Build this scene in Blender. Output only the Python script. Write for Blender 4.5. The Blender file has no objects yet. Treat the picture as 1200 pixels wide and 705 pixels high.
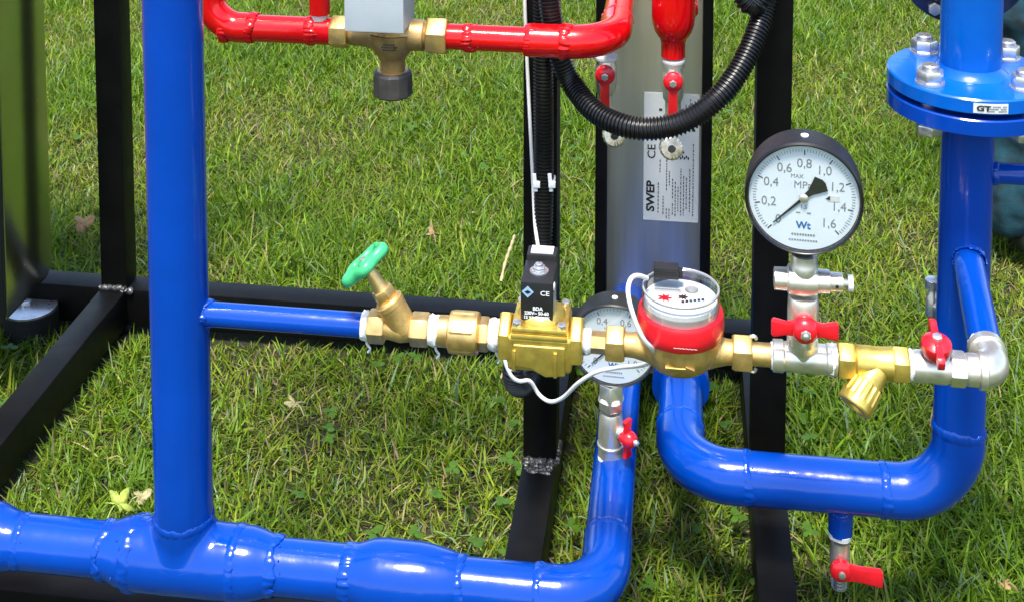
import bpy, bmesh, math, random
import numpy as np
from mathutils import Vector, Matrix

random.seed(7)
rng = np.random.default_rng(7)
R = math.radians

# ------------------------------------------------------------------ camera
FPX, W0, CX = 1550.0, 1200.0, 600.0          # focal length in pixels of the 1200 px wide photograph
PITCH = R(5.0)
HORIZON = -470.0                              # image row of the horizon (photo is the lower part of a wider view)
Y0 = HORIZON + FPX * math.tan(PITCH)          # principal row
CAMZ = 1.10
scene = bpy.context.scene
C = scene.collection
cam = bpy.data.cameras.new('camera')
cam.sensor_fit = 'HORIZONTAL'; cam.sensor_width = 36.0
cam.lens = 36.0 * FPX / W0
cam.shift_y = -(352.5 - Y0) / W0
cam.clip_start = 0.02; cam.clip_end = 2000
camo = bpy.data.objects.new('camera', cam); C.objects.link(camo)
camo.location = (0, 0, CAMZ); camo.rotation_euler = (R(90) - PITCH, 0, 0)
scene.camera = camo

# ------------------------------------------------------------------ sky, sun, exposure
SUN_EL, SUN_AZ = R(70), R(196)                # high sun over the photographer's left shoulder
world = bpy.data.worlds.new('World'); scene.world = world; world.use_nodes = True
wn = world.node_tree; wn.nodes.clear()
sky = wn.nodes.new('ShaderNodeTexSky'); sky.sky_type = 'NISHITA'; sky.sun_disc = False
sky.sun_elevation = SUN_EL; sky.sun_rotation = SUN_AZ
sky.air_density = 1.0; sky.dust_density = 1.6; sky.ozone_density = 1.0
bg = wn.nodes.new('ShaderNodeBackground'); bg.inputs['Strength'].default_value = 0.15
wo = wn.nodes.new('ShaderNodeOutputWorld')
wn.links.new(sky.outputs[0], bg.inputs[0]); wn.links.new(bg.outputs[0], wo.inputs[0])
sl = bpy.data.lights.new('sun', 'SUN'); sl.energy = 2.9; sl.angle = R(12.0); sl.color = (1.0, 0.95, 0.86)
so = bpy.data.objects.new('sun', sl); C.objects.link(so)
sdir = Vector((math.sin(SUN_AZ) * math.cos(SUN_EL), math.cos(SUN_AZ) * math.cos(SUN_EL), math.sin(SUN_EL)))
so.rotation_euler = (-sdir).to_track_quat('-Z', 'Y').to_euler(); so.location = (0, -3, 5)
scene.view_settings.view_transform = 'Standard'; scene.view_settings.look = 'None'
scene.view_settings.gamma = 1.0; scene.view_settings.use_curve_mapping = False
scene.view_settings.exposure = 1.34
scene.render.engine = 'CYCLES'
scene.cycles.max_bounces = 8; scene.cycles.transparent_max_bounces = 12
scene.cycles.caustics_reflective = False; scene.cycles.caustics_refractive = False

# ------------------------------------------------------------------ coordinates
YAW = R(7.5)                                  # the rig is turned a little: its left end is farther away
EU = np.array([math.cos(YAW), -math.sin(YAW), 0.0])   # along the rig, to the right
EV = np.array([math.sin(YAW), math.cos(YAW), 0.0])    # into the rig, away from the viewer
EZ = np.array([0.0, 0.0, 1.0])
CAMP = np.array([0, 0, CAMZ])
def V3(*a): return np.array(a, float)
def nrm(a): a = np.asarray(a, float); return a / np.linalg.norm(a)
def ray(px, py):
    x = (px - CX) / FPX; y = (Y0 - py) / FPX
    f = V3(0, math.cos(PITCH), -math.sin(PITCH)); u = V3(0, math.sin(PITCH), math.cos(PITCH))
    return V3(1, 0, 0) * x + u * y + f
def at(px, py, v):                            # where a photo pixel meets the upright plane at depth v of the rig
    d = ray(px, py); return CAMP + d * (v - CAMP @ EV) / (d @ EV)
def atz(px, py, z):                           # where a photo pixel meets a level plane
    d = ray(px, py); return CAMP + d * (z - CAMZ) / d[2]
def mpp(px, v):                               # metres per photo pixel there
    p = at(px, 350, v); return (p[1]) / FPX
def proj(p):
    q = np.asarray(p) - CAMP
    f = V3(0, math.cos(PITCH), -math.sin(PITCH)); u = V3(0, math.sin(PITCH), math.cos(PITCH))
    d = q @ f
    return CX + FPX * q[0] / d, Y0 - FPX * (q @ u) / d

# ------------------------------------------------------------------ materials
MATS = {}
def nodes_of(name):
    m = bpy.data.materials.new(name); m.use_nodes = True
    nt = m.node_tree; b = nt.nodes['Principled BSDF']
    return m, nt, b
def noise_tex(nt, scale, detail=4, rough=0.55, coord='Object'):
    tc = nt.nodes.new('ShaderNodeTexCoord'); n = nt.nodes.new('ShaderNodeTexNoise')
    n.inputs['Scale'].default_value = scale; n.inputs['Detail'].default_value = detail
    n.inputs['Roughness'].default_value = rough
    nt.links.new(tc.outputs[coord], n.inputs['Vector']); return n
def ramp(nt, src, c0, c1, p0=0.3, p1=0.7):
    r = nt.nodes.new('ShaderNodeValToRGB')
    r.color_ramp.elements[0].position = p0; r.color_ramp.elements[1].position = p1
    r.color_ramp.elements[0].color = (*c0, 1); r.color_ramp.elements[1].color = (*c1, 1)
    nt.links.new(src, r.inputs[0]); return r
def bump(nt, b, src, strength, dist=0.001):
    n = nt.nodes.new('ShaderNodeBump'); n.inputs['Strength'].default_value = strength
    n.inputs['Distance'].default_value = dist
    nt.links.new(src, n.inputs['Height']); nt.links.new(n.outputs[0], b.inputs['Normal'])
def mat(name, col, rough=0.4, metal=0.0, var=0.12, vscale=40, rvar=0.12, bscale=0, bstr=0.0, coat=0.0, spec=None, col2=None, bdist=0.001):
    m, nt, b = nodes_of(name)
    n = noise_tex(nt, vscale)
    c0 = tuple(max(0, c * (1 - var)) for c in col); c1 = tuple(min(1, c * (1 + var)) for c in (col2 or col))
    r = ramp(nt, n.outputs['Fac'], c0, c1); nt.links.new(r.outputs[0], b.inputs['Base Color'])
    n2 = noise_tex(nt, vscale * 2.3, 6)
    mr = nt.nodes.new('ShaderNodeMapRange'); mr.inputs['To Min'].default_value = max(0.02, rough - rvar); mr.inputs['To Max'].default_value = min(1, rough + rvar)
    nt.links.new(n2.outputs['Fac'], mr.inputs['Value']); nt.links.new(mr.outputs[0], b.inputs['Roughness'])
    b.inputs['Metallic'].default_value = metal
    if coat: b.inputs['Coat Weight'].default_value = coat; b.inputs['Coat Roughness'].default_value = 0.08
    if spec is not None: b.inputs['Specular IOR Level'].default_value = spec
    if bscale:
        n3 = noise_tex(nt, bscale, 3); bump(nt, b, n3.outputs['Fac'], bstr, bdist)
    MATS[name] = m; return m
def paint(name, col, rough=0.16, coat=0.25, wob=0.5, chips=(0.75, 0.8, 0.9)):   # hand-sprayed gloss: fine orange peel, slow waves, thin dusty film
    m, nt, b = nodes_of(name)
    n = noise_tex(nt, 7, 5); r = ramp(nt, n.outputs['Fac'], tuple(c * .86 for c in col), tuple(min(1, c * 1.14) for c in col))
    d = noise_tex(nt, 60, 8, .75); dr = ramp(nt, d.outputs['Fac'], (0, 0, 0), (1, 1, 1), .66, .80)
    mx = nt.nodes.new('ShaderNodeMix'); mx.data_type = 'RGBA'; mx.inputs[7].default_value = tuple(c * .75 + .05 for c in col) + (1,)
    fac = nt.nodes.new('ShaderNodeMath'); fac.operation = 'MULTIPLY'; fac.inputs[1].default_value = .16
    nt.links.new(dr.outputs[0], fac.inputs[0]); nt.links.new(fac.outputs[0], mx.inputs[0]); nt.links.new(r.outputs[0], mx.inputs[6]); nt.links.new(mx.outputs[2], b.inputs['Base Color'])
    n2 = noise_tex(nt, 22, 6, .65); mr = nt.nodes.new('ShaderNodeMapRange'); mr.inputs['From Min'].default_value = .3; mr.inputs['From Max'].default_value = .75
    mr.inputs['To Min'].default_value = rough - .06; mr.inputs['To Max'].default_value = rough + .14
    nt.links.new(n2.outputs['Fac'], mr.inputs['Value']); nt.links.new(mr.outputs[0], b.inputs['Roughness'])
    b.inputs['Coat Weight'].default_value = coat; b.inputs['Coat Roughness'].default_value = 0.07; b.inputs['Specular IOR Level'].default_value = 0.36
    n3 = noise_tex(nt, 110, 3); n4 = noise_tex(nt, 16, 3)
    b1 = nt.nodes.new('ShaderNodeBump'); b1.inputs['Strength'].default_value = .13; b1.inputs['Distance'].default_value = .001; nt.links.new(n3.outputs['Fac'], b1.inputs['Height'])
    b2 = nt.nodes.new('ShaderNodeBump'); b2.inputs['Strength'].default_value = wob; b2.inputs['Distance'].default_value = .0018; nt.links.new(n4.outputs['Fac'], b2.inputs['Height'])
    nt.links.new(b1.outputs[0], b2.inputs['Normal']); nt.links.new(b2.outputs[0], b.inputs['Normal']); nt.links.new(b2.outputs[0], b.inputs['Coat Normal'])
    MATS[name] = m
paint('blue_paint', (0.0001, 0.046, 0.33), 0.15, 0.15, 0.65)
paint('light_blue_paint', (0.0006, 0.095, 0.44), 0.2)
paint('red_paint', (0.56, 0.002, 0.004), 0.15, 0.3, 0.55)
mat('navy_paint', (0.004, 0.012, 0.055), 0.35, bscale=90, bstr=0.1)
def black_paint():
    m, nt, b = nodes_of('black_paint')
    n = noise_tex(nt, 22, 5); r = ramp(nt, n.outputs['Fac'], (.0018, .0018, .0020), (.0045, .0043, .0043))
    d = noise_tex(nt, 210, 6, .8); dr = ramp(nt, d.outputs['Fac'], (0, 0, 0), (1, 1, 1), .69, .76)
    d2 = noise_tex(nt, 9, 3); d2r = ramp(nt, d2.outputs['Fac'], (0, 0, 0), (.6, .6, .6), .45, .75)
    mu = nt.nodes.new('ShaderNodeMath'); mu.operation = 'MULTIPLY'; nt.links.new(dr.outputs[0], mu.inputs[0]); nt.links.new(d2r.outputs[0], mu.inputs[1])
    mx = nt.nodes.new('ShaderNodeMix'); mx.data_type = 'RGBA'; mx.inputs[7].default_value = (.10, .095, .085, 1)
    nt.links.new(mu.outputs[0], mx.inputs[0]); nt.links.new(r.outputs[0], mx.inputs[6]); nt.links.new(mx.outputs[2], b.inputs['Base Color'])
    n2 = noise_tex(nt, 45, 6); mr = nt.nodes.new('ShaderNodeMapRange'); mr.inputs['To Min'].default_value = .34; mr.inputs['To Max'].default_value = .62
    nt.links.new(n2.outputs['Fac'], mr.inputs['Value']); nt.links.new(mr.outputs[0], b.inputs['Roughness'])
    b.inputs['Specular IOR Level'].default_value = .15
    n3 = noise_tex(nt, 160, 3); bump(nt, b, n3.outputs['Fac'], .12); MATS['black_paint'] = m
black_paint()
mat('weld_metal', (0.09, 0.09, 0.09), 0.36, metal=0.6, var=0.85, vscale=260, bscale=420, bstr=0.8)
mat('brass', (0.76, 0.50, 0.19), 0.41, metal=0.92, var=0.26, vscale=70, rvar=0.10, bscale=500, bstr=0.10)
mat('yellow_brass', (0.80, 0.57, 0.13), 0.42, metal=0.92, var=0.22, vscale=55, rvar=0.10, bscale=650, bstr=0.16)
mat('cast_brass', (0.70, 0.46, 0.16), 0.48, metal=0.85, var=0.32, vscale=60, rvar=0.10, bscale=800, bstr=0.25)
mat('bronze', (0.50, 0.31, 0.12), 0.42, metal=0.7, var=0.3, vscale=45, bscale=600, bstr=0.3)
mat('old_bronze', (0.060, 0.054, 0.048), 0.5, metal=0.3, var=0.3, vscale=70)
mat('nickel', (0.80, 0.75, 0.66), 0.34, metal=0.85, var=0.12, vscale=60, rvar=0.08, bscale=700, bstr=0.03, bdist=0.0004)
mat('brass_nickel', (0.60, 0.54, 0.44), 0.3, metal=0.95, var=0.3, vscale=220, rvar=0.1)
mat('zinc', (0.66, 0.66, 0.66), 0.30, metal=0.85, var=0.12, vscale=90, rvar=0.1)
mat('red_plastic', (0.62, 0.008, 0.018), 0.3, var=0.08, vscale=60, rvar=0.08, coat=0.2)
mat('green_plastic', (0.05, 0.42, 0.16), 0.38, var=0.14, vscale=80, rvar=0.1, bscale=300, bstr=0.15)
mat('black_plastic', (0.010, 0.010, 0.0105), 0.48, var=0.25, vscale=60, rvar=0.10, bscale=500, bstr=0.08)
mat('conduit_plastic', (0.005, 0.005, 0.0055), 0.33, var=0.25, vscale=80, rvar=0.08)
mat('rubber', (0.005, 0.005, 0.005), 0.75, var=0.3, vscale=80)
mat('white_plastic', (0.74, 0.74, 0.72), 0.4, var=0.04, vscale=60)
mat('white_cable', (0.72, 0.71, 0.68), 0.42, var=0.06, vscale=90)
mat('ptfe', (0.78, 0.77, 0.74), 0.75, var=0.08, vscale=300, bscale=900, bstr=0.9)
mat('grey_enclosure', (0.46, 0.50, 0.52), 0.45, var=0.04, vscale=40, bscale=700, bstr=0.06)
mat('dial_white', (0.70, 0.77, 0.80), 0.5, var=0.02, vscale=30)
mat('ink', (0.012, 0.012, 0.012), 0.6, var=0.1)
mat('grey_ink', (0.22, 0.22, 0.22), 0.6, var=0.1)
mat('blue_ink', (0.03, 0.13, 0.36), 0.6, var=0.1)
mat('white_ink', (0.75, 0.75, 0.75), 0.6, var=0.05)
mat('label_paper', (0.62, 0.63, 0.61), 0.45, var=0.04, vscale=30)
mat('label_silver', (0.60, 0.60, 0.60), 0.35, metal=0.6, var=0.05)
mat('logo_blue', (0.28, 0.42, 0.60), 0.5, var=0.05)
mat('orange_panel', (0.40, 0.10, 0.02), 0.35, var=0.15, vscale=10)
mat('denim', (0.004, 0.036, 0.052), 0.85, var=0.75, vscale=30, bscale=340, bstr=0.5)
mat('denim_seam', (0.22, 0.26, 0.28), 0.85, var=0.3, vscale=200)
mat('shirt', (0.10, 0.11, 0.12), 0.85, var=0.15, vscale=30)
mat('skin', (0.52, 0.29, 0.20), 0.5, var=0.08, vscale=20)
mat('hair', (0.03, 0.02, 0.012), 0.6, var=0.3, vscale=90)
mat('shoe', (0.008, 0.008, 0.008), 0.6, var=0.2)
mat('dry_leaf', (0.28, 0.25, 0.11), 0.6, var=0.4, vscale=240)
mat('yellow_leaf', (0.26, 0.33, 0.045), 0.6, var=0.4, vscale=240)
mat('brown_leaf', (0.26, 0.16, 0.065), 0.65, var=0.3, vscale=120)
mat('straw', (0.40, 0.32, 0.17), 0.7, var=0.25, vscale=150)

def stainless():
    m, nt, b = nodes_of('stainless'); b.inputs['Metallic'].default_value = 1
    tc = nt.nodes.new('ShaderNodeTexCoord'); mp = nt.nodes.new('ShaderNodeMapping'); mp.inputs['Scale'].default_value = (60, 60, 3)
    n = nt.nodes.new('ShaderNodeTexNoise'); n.inputs['Scale'].default_value = 2.0; n.inputs['Detail'].default_value = 5
    nt.links.new(tc.outputs['Object'], mp.inputs[0]); nt.links.new(mp.outputs[0], n.inputs['Vector'])
    r = ramp(nt, n.outputs['Fac'], (0.70, 0.655, 0.55), (0.75, 0.71, 0.61)); nt.links.new(r.outputs[0], b.inputs['Base Color'])
    mr = nt.nodes.new('ShaderNodeMapRange'); mr.inputs['To Min'].default_value = 0.34; mr.inputs['To Max'].default_value = 0.50
    nt.links.new(n.outputs['Fac'], mr.inputs['Value']); nt.links.new(mr.outputs[0], b.inputs['Roughness'])
    bump(nt, b, n.outputs['Fac'], 0.05, 0.0005); MATS['stainless'] = m
    m2, nt, b = nodes_of('bright_stainless'); b.inputs['Metallic'].default_value = 1
    n = noise_tex(nt, 6, 3); r = ramp(nt, n.outputs['Fac'], (0.48, 0.50, 0.45), (0.58, 0.60, 0.54)); nt.links.new(r.outputs[0], b.inputs['Base Color'])
    b.inputs['Roughness'].default_value = 0.20; n2 = noise_tex(nt, 3, 2); bump(nt, b, n2.outputs['Fac'], 0.03, 0.01); MATS['bright_stainless'] = m2
stainless()
def clear(name, tint=(1, 1, 1), gloss=0.05, refl=0.04):
    m = bpy.data.materials.new(name); m.use_nodes = True; nt = m.node_tree; nt.nodes.clear()
    t = nt.nodes.new('ShaderNodeBsdfTransparent'); t.inputs[0].default_value = (*tint, 1)
    g = nt.nodes.new('ShaderNodeBsdfGlossy'); g.inputs['Roughness'].default_value = gloss; g.inputs[0].default_value = (1, 1, 1, 1)
    n = noise_tex(nt, 20, 2); bm_ = nt.nodes.new('ShaderNodeBump'); bm_.inputs['Strength'].default_value = 0.03; nt.links.new(n.outputs['Fac'], bm_.inputs['Height']); nt.links.new(bm_.outputs[0], g.inputs['Normal'])
    lw = nt.nodes.new('ShaderNodeLayerWeight'); lw.inputs['Blend'].default_value = 0.5
    pw = nt.nodes.new('ShaderNodeMath'); pw.operation = 'POWER'; pw.inputs[1].default_value = 5.0
    f = nt.nodes.new('ShaderNodeMath'); f.operation = 'MULTIPLY_ADD'; f.inputs[1].default_value = 0.93; f.inputs[2].default_value = refl
    nt.links.new(lw.outputs['Facing'], pw.inputs[0]); nt.links.new(pw.outputs[0], f.inputs[0])
    mx = nt.nodes.new('ShaderNodeMixShader'); o = nt.nodes.new('ShaderNodeOutputMaterial')
    nt.links.new(f.outputs[0], mx.inputs[0]); nt.links.new(t.outputs[0], mx.inputs[1]); nt.links.new(g.outputs[0], mx.inputs[2]); nt.links.new(mx.outputs[0], o.inputs[0])
    MATS[name] = m
clear('gauge_glass'); clear('clear_plastic', (0.88, 0.90, 0.90), 0.08, 0.10)

# ------------------------------------------------------------------ mesh building
class MB:
    def __init__(s): s.v = []; s.f = []
    def add(s, vs, fs):
        o = len(s.v); s.v.extend([tuple(map(float, p)) for p in vs]); s.f.extend([tuple(i + o for i in f) for f in fs]); return s
    def lathe(s, prof, o, ax, n=28, ref=None, phase=0.0, caps=True, rfun=None):
        o = np.asarray(o, float); ax = nrm(ax)
        if ref is None: ref = EZ if abs(ax[2]) < 0.9 else -EV
        a = nrm(np.asarray(ref) - ax * (np.asarray(ref) @ ax)); b = np.cross(ax, a)
        vs = []; fs = []
        for (t, r) in prof:
            for k in range(n):
                th = 2 * math.pi * k / n + phase
                rr = r * (rfun(th, t) if rfun else 1)
                vs.append(o + ax * t + (a * math.cos(th) + b * math.sin(th)) * max(rr, 1e-5))
        m = len(prof)
        for i in range(m - 1):
            for k in range(n):
                k2 = (k + 1) % n; fs.append((i * n + k, i * n + k2, (i + 1) * n + k2, (i + 1) * n + k))
        if caps:
            fs.append(tuple(reversed(range(n)))); fs.append(tuple(range((m - 1) * n, m * n)))
        return s.add(vs, fs)
    def hexa(s, o, ax, L, af, ch=0.06, ref=None, phase=0.0):     # hexagon across flats af
        r = af / math.sqrt(3)
        c = min(L * 0.18, r * ch * 2)
        return s.lathe([(0, r * (1 - ch)), (c, r), (L - c, r), (L, r * (1 - ch))], o, ax, 6, ref, phase)
    def sweep(s, pts, rad, n=16, caps=True, up=None):
        P = [np.asarray(p, float) for p in pts]; m = len(P)
        T = [nrm(P[min(i + 1, m - 1)] - P[max(i - 1, 0)]) for i in range(m)]
        ref = V3(0, 0, 1) if abs(T[0][2]) < 0.9 else -EV
        if up is not None: ref = np.asarray(up, float)
        a = nrm(ref - T[0] * (ref @ T[0])); vs = []; fs = []
        for i in range(m):
            a = nrm(a - T[i] * (a @ T[i])); b = np.cross(T[i], a)
            r = rad[i] if hasattr(rad, '__len__') else rad
            for k in range(n):
                th = 2 * math.pi * k / n; vs.append(P[i] + (a * math.cos(th) + b * math.sin(th)) * r)
        for i in range(m - 1):
            for k in range(n):
                k2 = (k + 1) % n; fs.append((i * n + k, i * n + k2, (i + 1) * n + k2, (i + 1) * n + k))
        if caps: fs.append(tuple(reversed(range(n)))); fs.append(tuple(range((m - 1) * n, m * n)))
        return s.add(vs, fs)
    def box(s, c, h, ax=None):
        ax = ax or (EU, EV, EZ); c = np.asarray(c, float); vs = []
        for i in (-1, 1):
            for j in (-1, 1):
                for k in (-1, 1): vs.append(c + ax[0] * i * h[0] + ax[1] * j * h[1] + ax[2] * k * h[2])
        return s.add(vs, [(0, 1, 3, 2), (4, 6, 7, 5), (0, 4, 5, 1), (2, 3, 7, 6), (0, 2, 6, 4), (1, 5, 7, 3)])
    def prism(s, poly, o, ax, ay, az, t):       # polygon in the ax, ay plane pushed along az by t
        n = len(poly); o = np.asarray(o, float)
        vs = [o + ax * x + ay * y for x, y in poly] + [o + ax * x + ay * y + az * t for x, y in poly]
        fs = [tuple(reversed(range(n))), tuple(range(n, 2 * n))] + [(i, (i + 1) % n, n + (i + 1) % n, n + i) for i in range(n)]
        return s.add(vs, fs)
def mesh_obj(name, mb, m, origin, parent=None, bevel=0.0, segs=2, angle=38, smooth=True):
    o0 = np.asarray(origin, float)
    me = bpy.data.meshes.new(name)
    me.from_pydata([tuple(np.asarray(p) - o0) for p in mb.v], [], mb.f)
    bm = bmesh.new(); bm.from_mesh(me)
    bmesh.ops.recalc_face_normals(bm, faces=bm.faces[:])
    if bevel > 0:
        ed = [e for e in bm.edges if len(e.link_faces) == 2 and e.calc_face_angle(0) > R(30)]
        bmesh.ops.bevel(bm, geom=ed, offset=bevel, segments=segs, profile=0.6, affect='EDGES', clamp_overlap=True)
    bm.to_mesh(me); bm.free()
    if smooth:
        me.polygons.foreach_set('use_smooth', [True] * len(me.polygons)); me.set_sharp_from_angle(angle=R(angle))
    me.materials.append(MATS[m] if isinstance(m, str) else m)
    o = bpy.data.objects.new(name, me); C.objects.link(o)
    if parent is not None: o.parent = parent
    return o
def tag(o, label, cat, group=None):
    o['label'] = label; o['category'] = cat
    if group: o['group'] = group
    return o
ORG = {}
def thing(name, label, cat, loc, group=None):
    o = bpy.data.objects.new(name, None); C.objects.link(o); o.location = tuple(loc); o.empty_display_size = 0.03
    tag(o, label, cat, group); ORG[o] = np.asarray(loc, float); return o
def part(t, name, mb, m, **k):                  # a part of a thing; built in world coordinates
    o = mesh_obj(name, mb, m, ORG[t], t, **k); ORG[o] = ORG[t]; return o
def solo(name, mb, m, label, cat, origin=None, group=None, **k):
    if origin is None: origin = np.mean(np.array(mb.v), axis=0)
    o = mesh_obj(name, mb, m, origin, None, **k); o.location = tuple(origin)
    return tag(o, label, cat, group)
def text(t, name, body, size, o, ax, ay, m, align='CENTER', bold=0.0, stretch=1.0):
    cu = bpy.data.curves.new(name, 'FONT'); cu.body = body; cu.size = size; cu.align_x = align; cu.align_y = 'CENTER'
    cu.offset = bold; cu.resolution_u = 3
    ob = bpy.data.objects.new(name, cu); me = bpy.data.meshes.new_from_object(ob)
    bpy.data.objects.remove(ob); bpy.data.curves.remove(cu)
    org = ORG[t]
    for v in me.vertices: v.co = Vector(np.asarray(o) + ax * v.co.x * stretch + ay * v.co.y - org)
    me.materials.clear(); me.materials.append(MATS[m]); me.name = name
    n = bpy.data.objects.new(name, me); C.objects.link(n); n.parent = t; ORG[n] = org; return n
def fillet(pts, rads, n=14, seg=0.02):
    pts = [np.asarray(p, float) for p in pts]; out = [pts[0]]
    for i in range(1, len(pts) - 1):
        a, b, c = pts[i - 1], pts[i], pts[i + 1]; d1 = nrm(a - b); d2 = nrm(c - b)
        ang = math.acos(max(-1, min(1, d1 @ d2))); r = rads[i - 1]; t = r / math.tan(ang / 2)
        s_, e_ = b + d1 * t, b + d2 * t
        cen = b + nrm(d1 + d2) * r / math.sin(ang / 2)
        x = nrm(s_ - cen); y = nrm((e_ - cen) - x * ((e_ - cen) @ x)); tot = math.pi - ang
        for k in range(n + 1):
            th = tot * k / n; out.append(cen + (x * math.cos(th) + y * math.sin(th)) * r)
    out.append(pts[-1]); return out
def catmull(pts, step):
    P = [np.asarray(p, float) for p in pts]; P = [2 * P[0] - P[1]] + P + [2 * P[-1] - P[-2]]
    fine = []
    for i in range(1, len(P) - 2):
        for k in range(40):
            t = k / 40; a, b, c, d = P[i - 1], P[i], P[i + 1], P[i + 2]
            fine.append(0.5 * (2 * b + (c - a) * t + (2 * a - 5 * b + 4 * c - d) * t * t + (3 * b - a - 3 * c + d) * t ** 3))
    fine.append(P[-2]); F = np.array(fine); L = np.concatenate([[0], np.cumsum(np.linalg.norm(np.diff(F, axis=0), axis=1))])
    n = max(3, int(L[-1] / step)); q = np.linspace(0, L[-1], n)
    return [V3(*[np.interp(x, L, F[:, k]) for k in range(3)]) for x in q]
def weld(t, o, ax, r, bead=0.0035, m='blue_paint', amp=0.35, seed=0):   # lumpy run of overlapping puddles painted over
    q = np.random.default_rng(seed + 500); n = 110; K = 9; mb = MB(); ax = nrm(ax); ref = EZ if abs(ax[2]) < 0.9 else -EV
    a = nrm(ref - ax * (ref @ ax)); b = np.cross(ax, a); vs = []; fs = []
    lump = np.convolve(np.tile(q.normal(0, 1, n), 3), [.25, .5, .25], 'same')[n:2 * n]
    slow = np.convolve(np.tile(q.normal(0, 1, n), 3), np.ones(15) / 15, 'same')[n:2 * n] * 3
    for i in range(n):
        th = 2 * math.pi * i / n; rip = .5 + .5 * math.sin(i * 2 * math.pi / 5 + seed)
        w = bead * 1.5 * (1 + .22 * slow[i] + .10 * lump[i]); hgt = bead * .40 * (1 + .30 * rip + .35 * lump[i] * amp * 2 + .25 * slow[i])
        off = bead * .45 * slow[i]; rd = a * math.cos(th) + b * math.sin(th)
        for k in range(K):
            p = 2 * math.pi * k / K; vs.append(np.asarray(o) + rd * (r - bead * .10 + hgt * math.cos(p) + q.normal(0, bead * .05)) + ax * (off + w * math.sin(p) + q.normal(0, bead * .06)))
    for i in range(n):
        for k in range(K): fs.append((i * K + k, ((i + 1) % n) * K + k, ((i + 1) % n) * K + (k + 1) % K, i * K + (k + 1) % K))
    if seed % 2 == 0:                                  # spatter beads beside the run
        for _ in range(7):
            th = q.uniform(0, 6.28); rd = a * math.cos(th) + b * math.sin(th); z_ = q.uniform(-3.2, 3.2) * bead; rr = q.uniform(.0006, .0012)
            mb.lathe([(-rr, rr * .3), (0, rr), (rr * .8, rr * .6), (rr, rr * .1)], np.asarray(o) + rd * (r - rr * .1) + ax * z_, rd, 7)
    mb.add(vs, fs); return part(t, 'weld_bead', mb, m, angle=70)
def tape(t, o, ax, r, L, seed=0, tail=True):
    q = random.Random(seed); mb = MB()
    r = r * .93
    def rf(th, s): return 1 + 0.06 * math.sin(3 * th + s * 900 + seed) + 0.04 * math.sin(9 * th + seed + s * 2500)
    mb.lathe([(0, r * 0.93), (L * 0.15, r), (L * 0.5, r * 1.03), (L * 0.8, r * 0.99), (L, r * 0.92)], o, ax, 24, rfun=rf)
    if tail:
        b = np.asarray(o) + nrm(ax) * L * 0.6 - EZ * r - EV * r * 0.2
        mb.sweep(catmull([b + EZ * 0.004, b - EZ * 0.004 + EU * 0.001, b - EZ * 0.008 + EU * 0.004, b - EZ * 0.012 + EU * 0.0015], 0.0015), [0.0012] * 60, 5)
    return part(t, 'sealing_tape', mb, 'ptfe')

# depth planes of the rig (metres along EV)
VB, VU, VP, VH, VR, VC = 1.165, 1.36, 1.57, 1.70, 1.88, 1.42
# ================================================================== SETTING: ground
BASE_TOP = 0.072
gm, gnt, gb = nodes_of('soil_and_thatch')
n1 = noise_tex(gnt, 9, 5); n2 = noise_tex(gnt, 160, 6, 0.7)
r1 = ramp(gnt, n1.outputs['Fac'], (0.018, 0.027, 0.005), (0.050, 0.050, 0.013), 0.35, 0.68)
r2 = ramp(gnt, n2.outputs['Fac'], (0.25, 0.25, 0.25), (1.4, 1.3, 1.0), 0.3, 0.7)
mx = gnt.nodes.new('ShaderNodeMix'); mx.data_type = 'RGBA'; mx.blend_type = 'MULTIPLY'; mx.inputs[0].default_value = 1
gnt.links.new(r1.outputs[0], mx.inputs[6]); gnt.links.new(r2.outputs[0], mx.inputs[7]); gnt.links.new(mx.outputs[2], gb.inputs['Base Color'])
gb.inputs['Roughness'].default_value = 0.95; bump(gnt, gb, n2.outputs['Fac'], 0.9, 0.01); MATS['soil'] = gm
fm, fnt, fb = nodes_of('far_lawn')
n1 = noise_tex(fnt, 3, 6); r1 = ramp(fnt, n1.outputs['Fac'], (0.045, 0.085, 0.012), (0.10, 0.13, 0.03)); fnt.links.new(r1.outputs[0], fb.inputs['Base Color'])
fb.inputs['Roughness'].default_value = 0.95; n2 = noise_tex(fnt, 40, 5); bump(fnt, fb, n2.outputs['Fac'], 1.0, 0.05); MATS['far_lawn'] = fm
def gz(x, y):   # gentle unevenness of the lawn
    return 0.006 * np.sin(3.1 * x + 1.3) * np.sin(2.3 * y) + 0.004 * np.sin(7.3 * x + 5 * y)
xs = np.concatenate([[-600, -150, -40, -12], np.linspace(-4, 4, 81), [12, 40, 150, 600]])
ys = np.concatenate([[-600, -150, -40, -12], np.linspace(-2, 6, 81), [14, 40, 150, 600]])
mb = MB(); nx, ny = len(xs), len(ys)
inn = lambda x, y: 1.0 if (abs(x) < 4.1 and -2.1 < y < 6.1) else 0.0
mb.add([(x, y, gz(x, y) * inn(x, y)) for y in ys for x in xs], [(j * nx + i, j * nx + i + 1, (j + 1) * nx + i + 1, (j + 1) * nx + i) for j in range(ny - 1) for i in range(nx - 1)])
g = mesh_obj('ground', mb, 'soil', (0, 0, 0)); g['kind'] = 'structure'
g.data.materials.append(MATS['far_lawn'])
for p in g.data.polygons:
    if abs(p.center.x) > 4.0 or p.center.y > 6.0 or p.center.y < -2.0: p.material_index = 1

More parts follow.
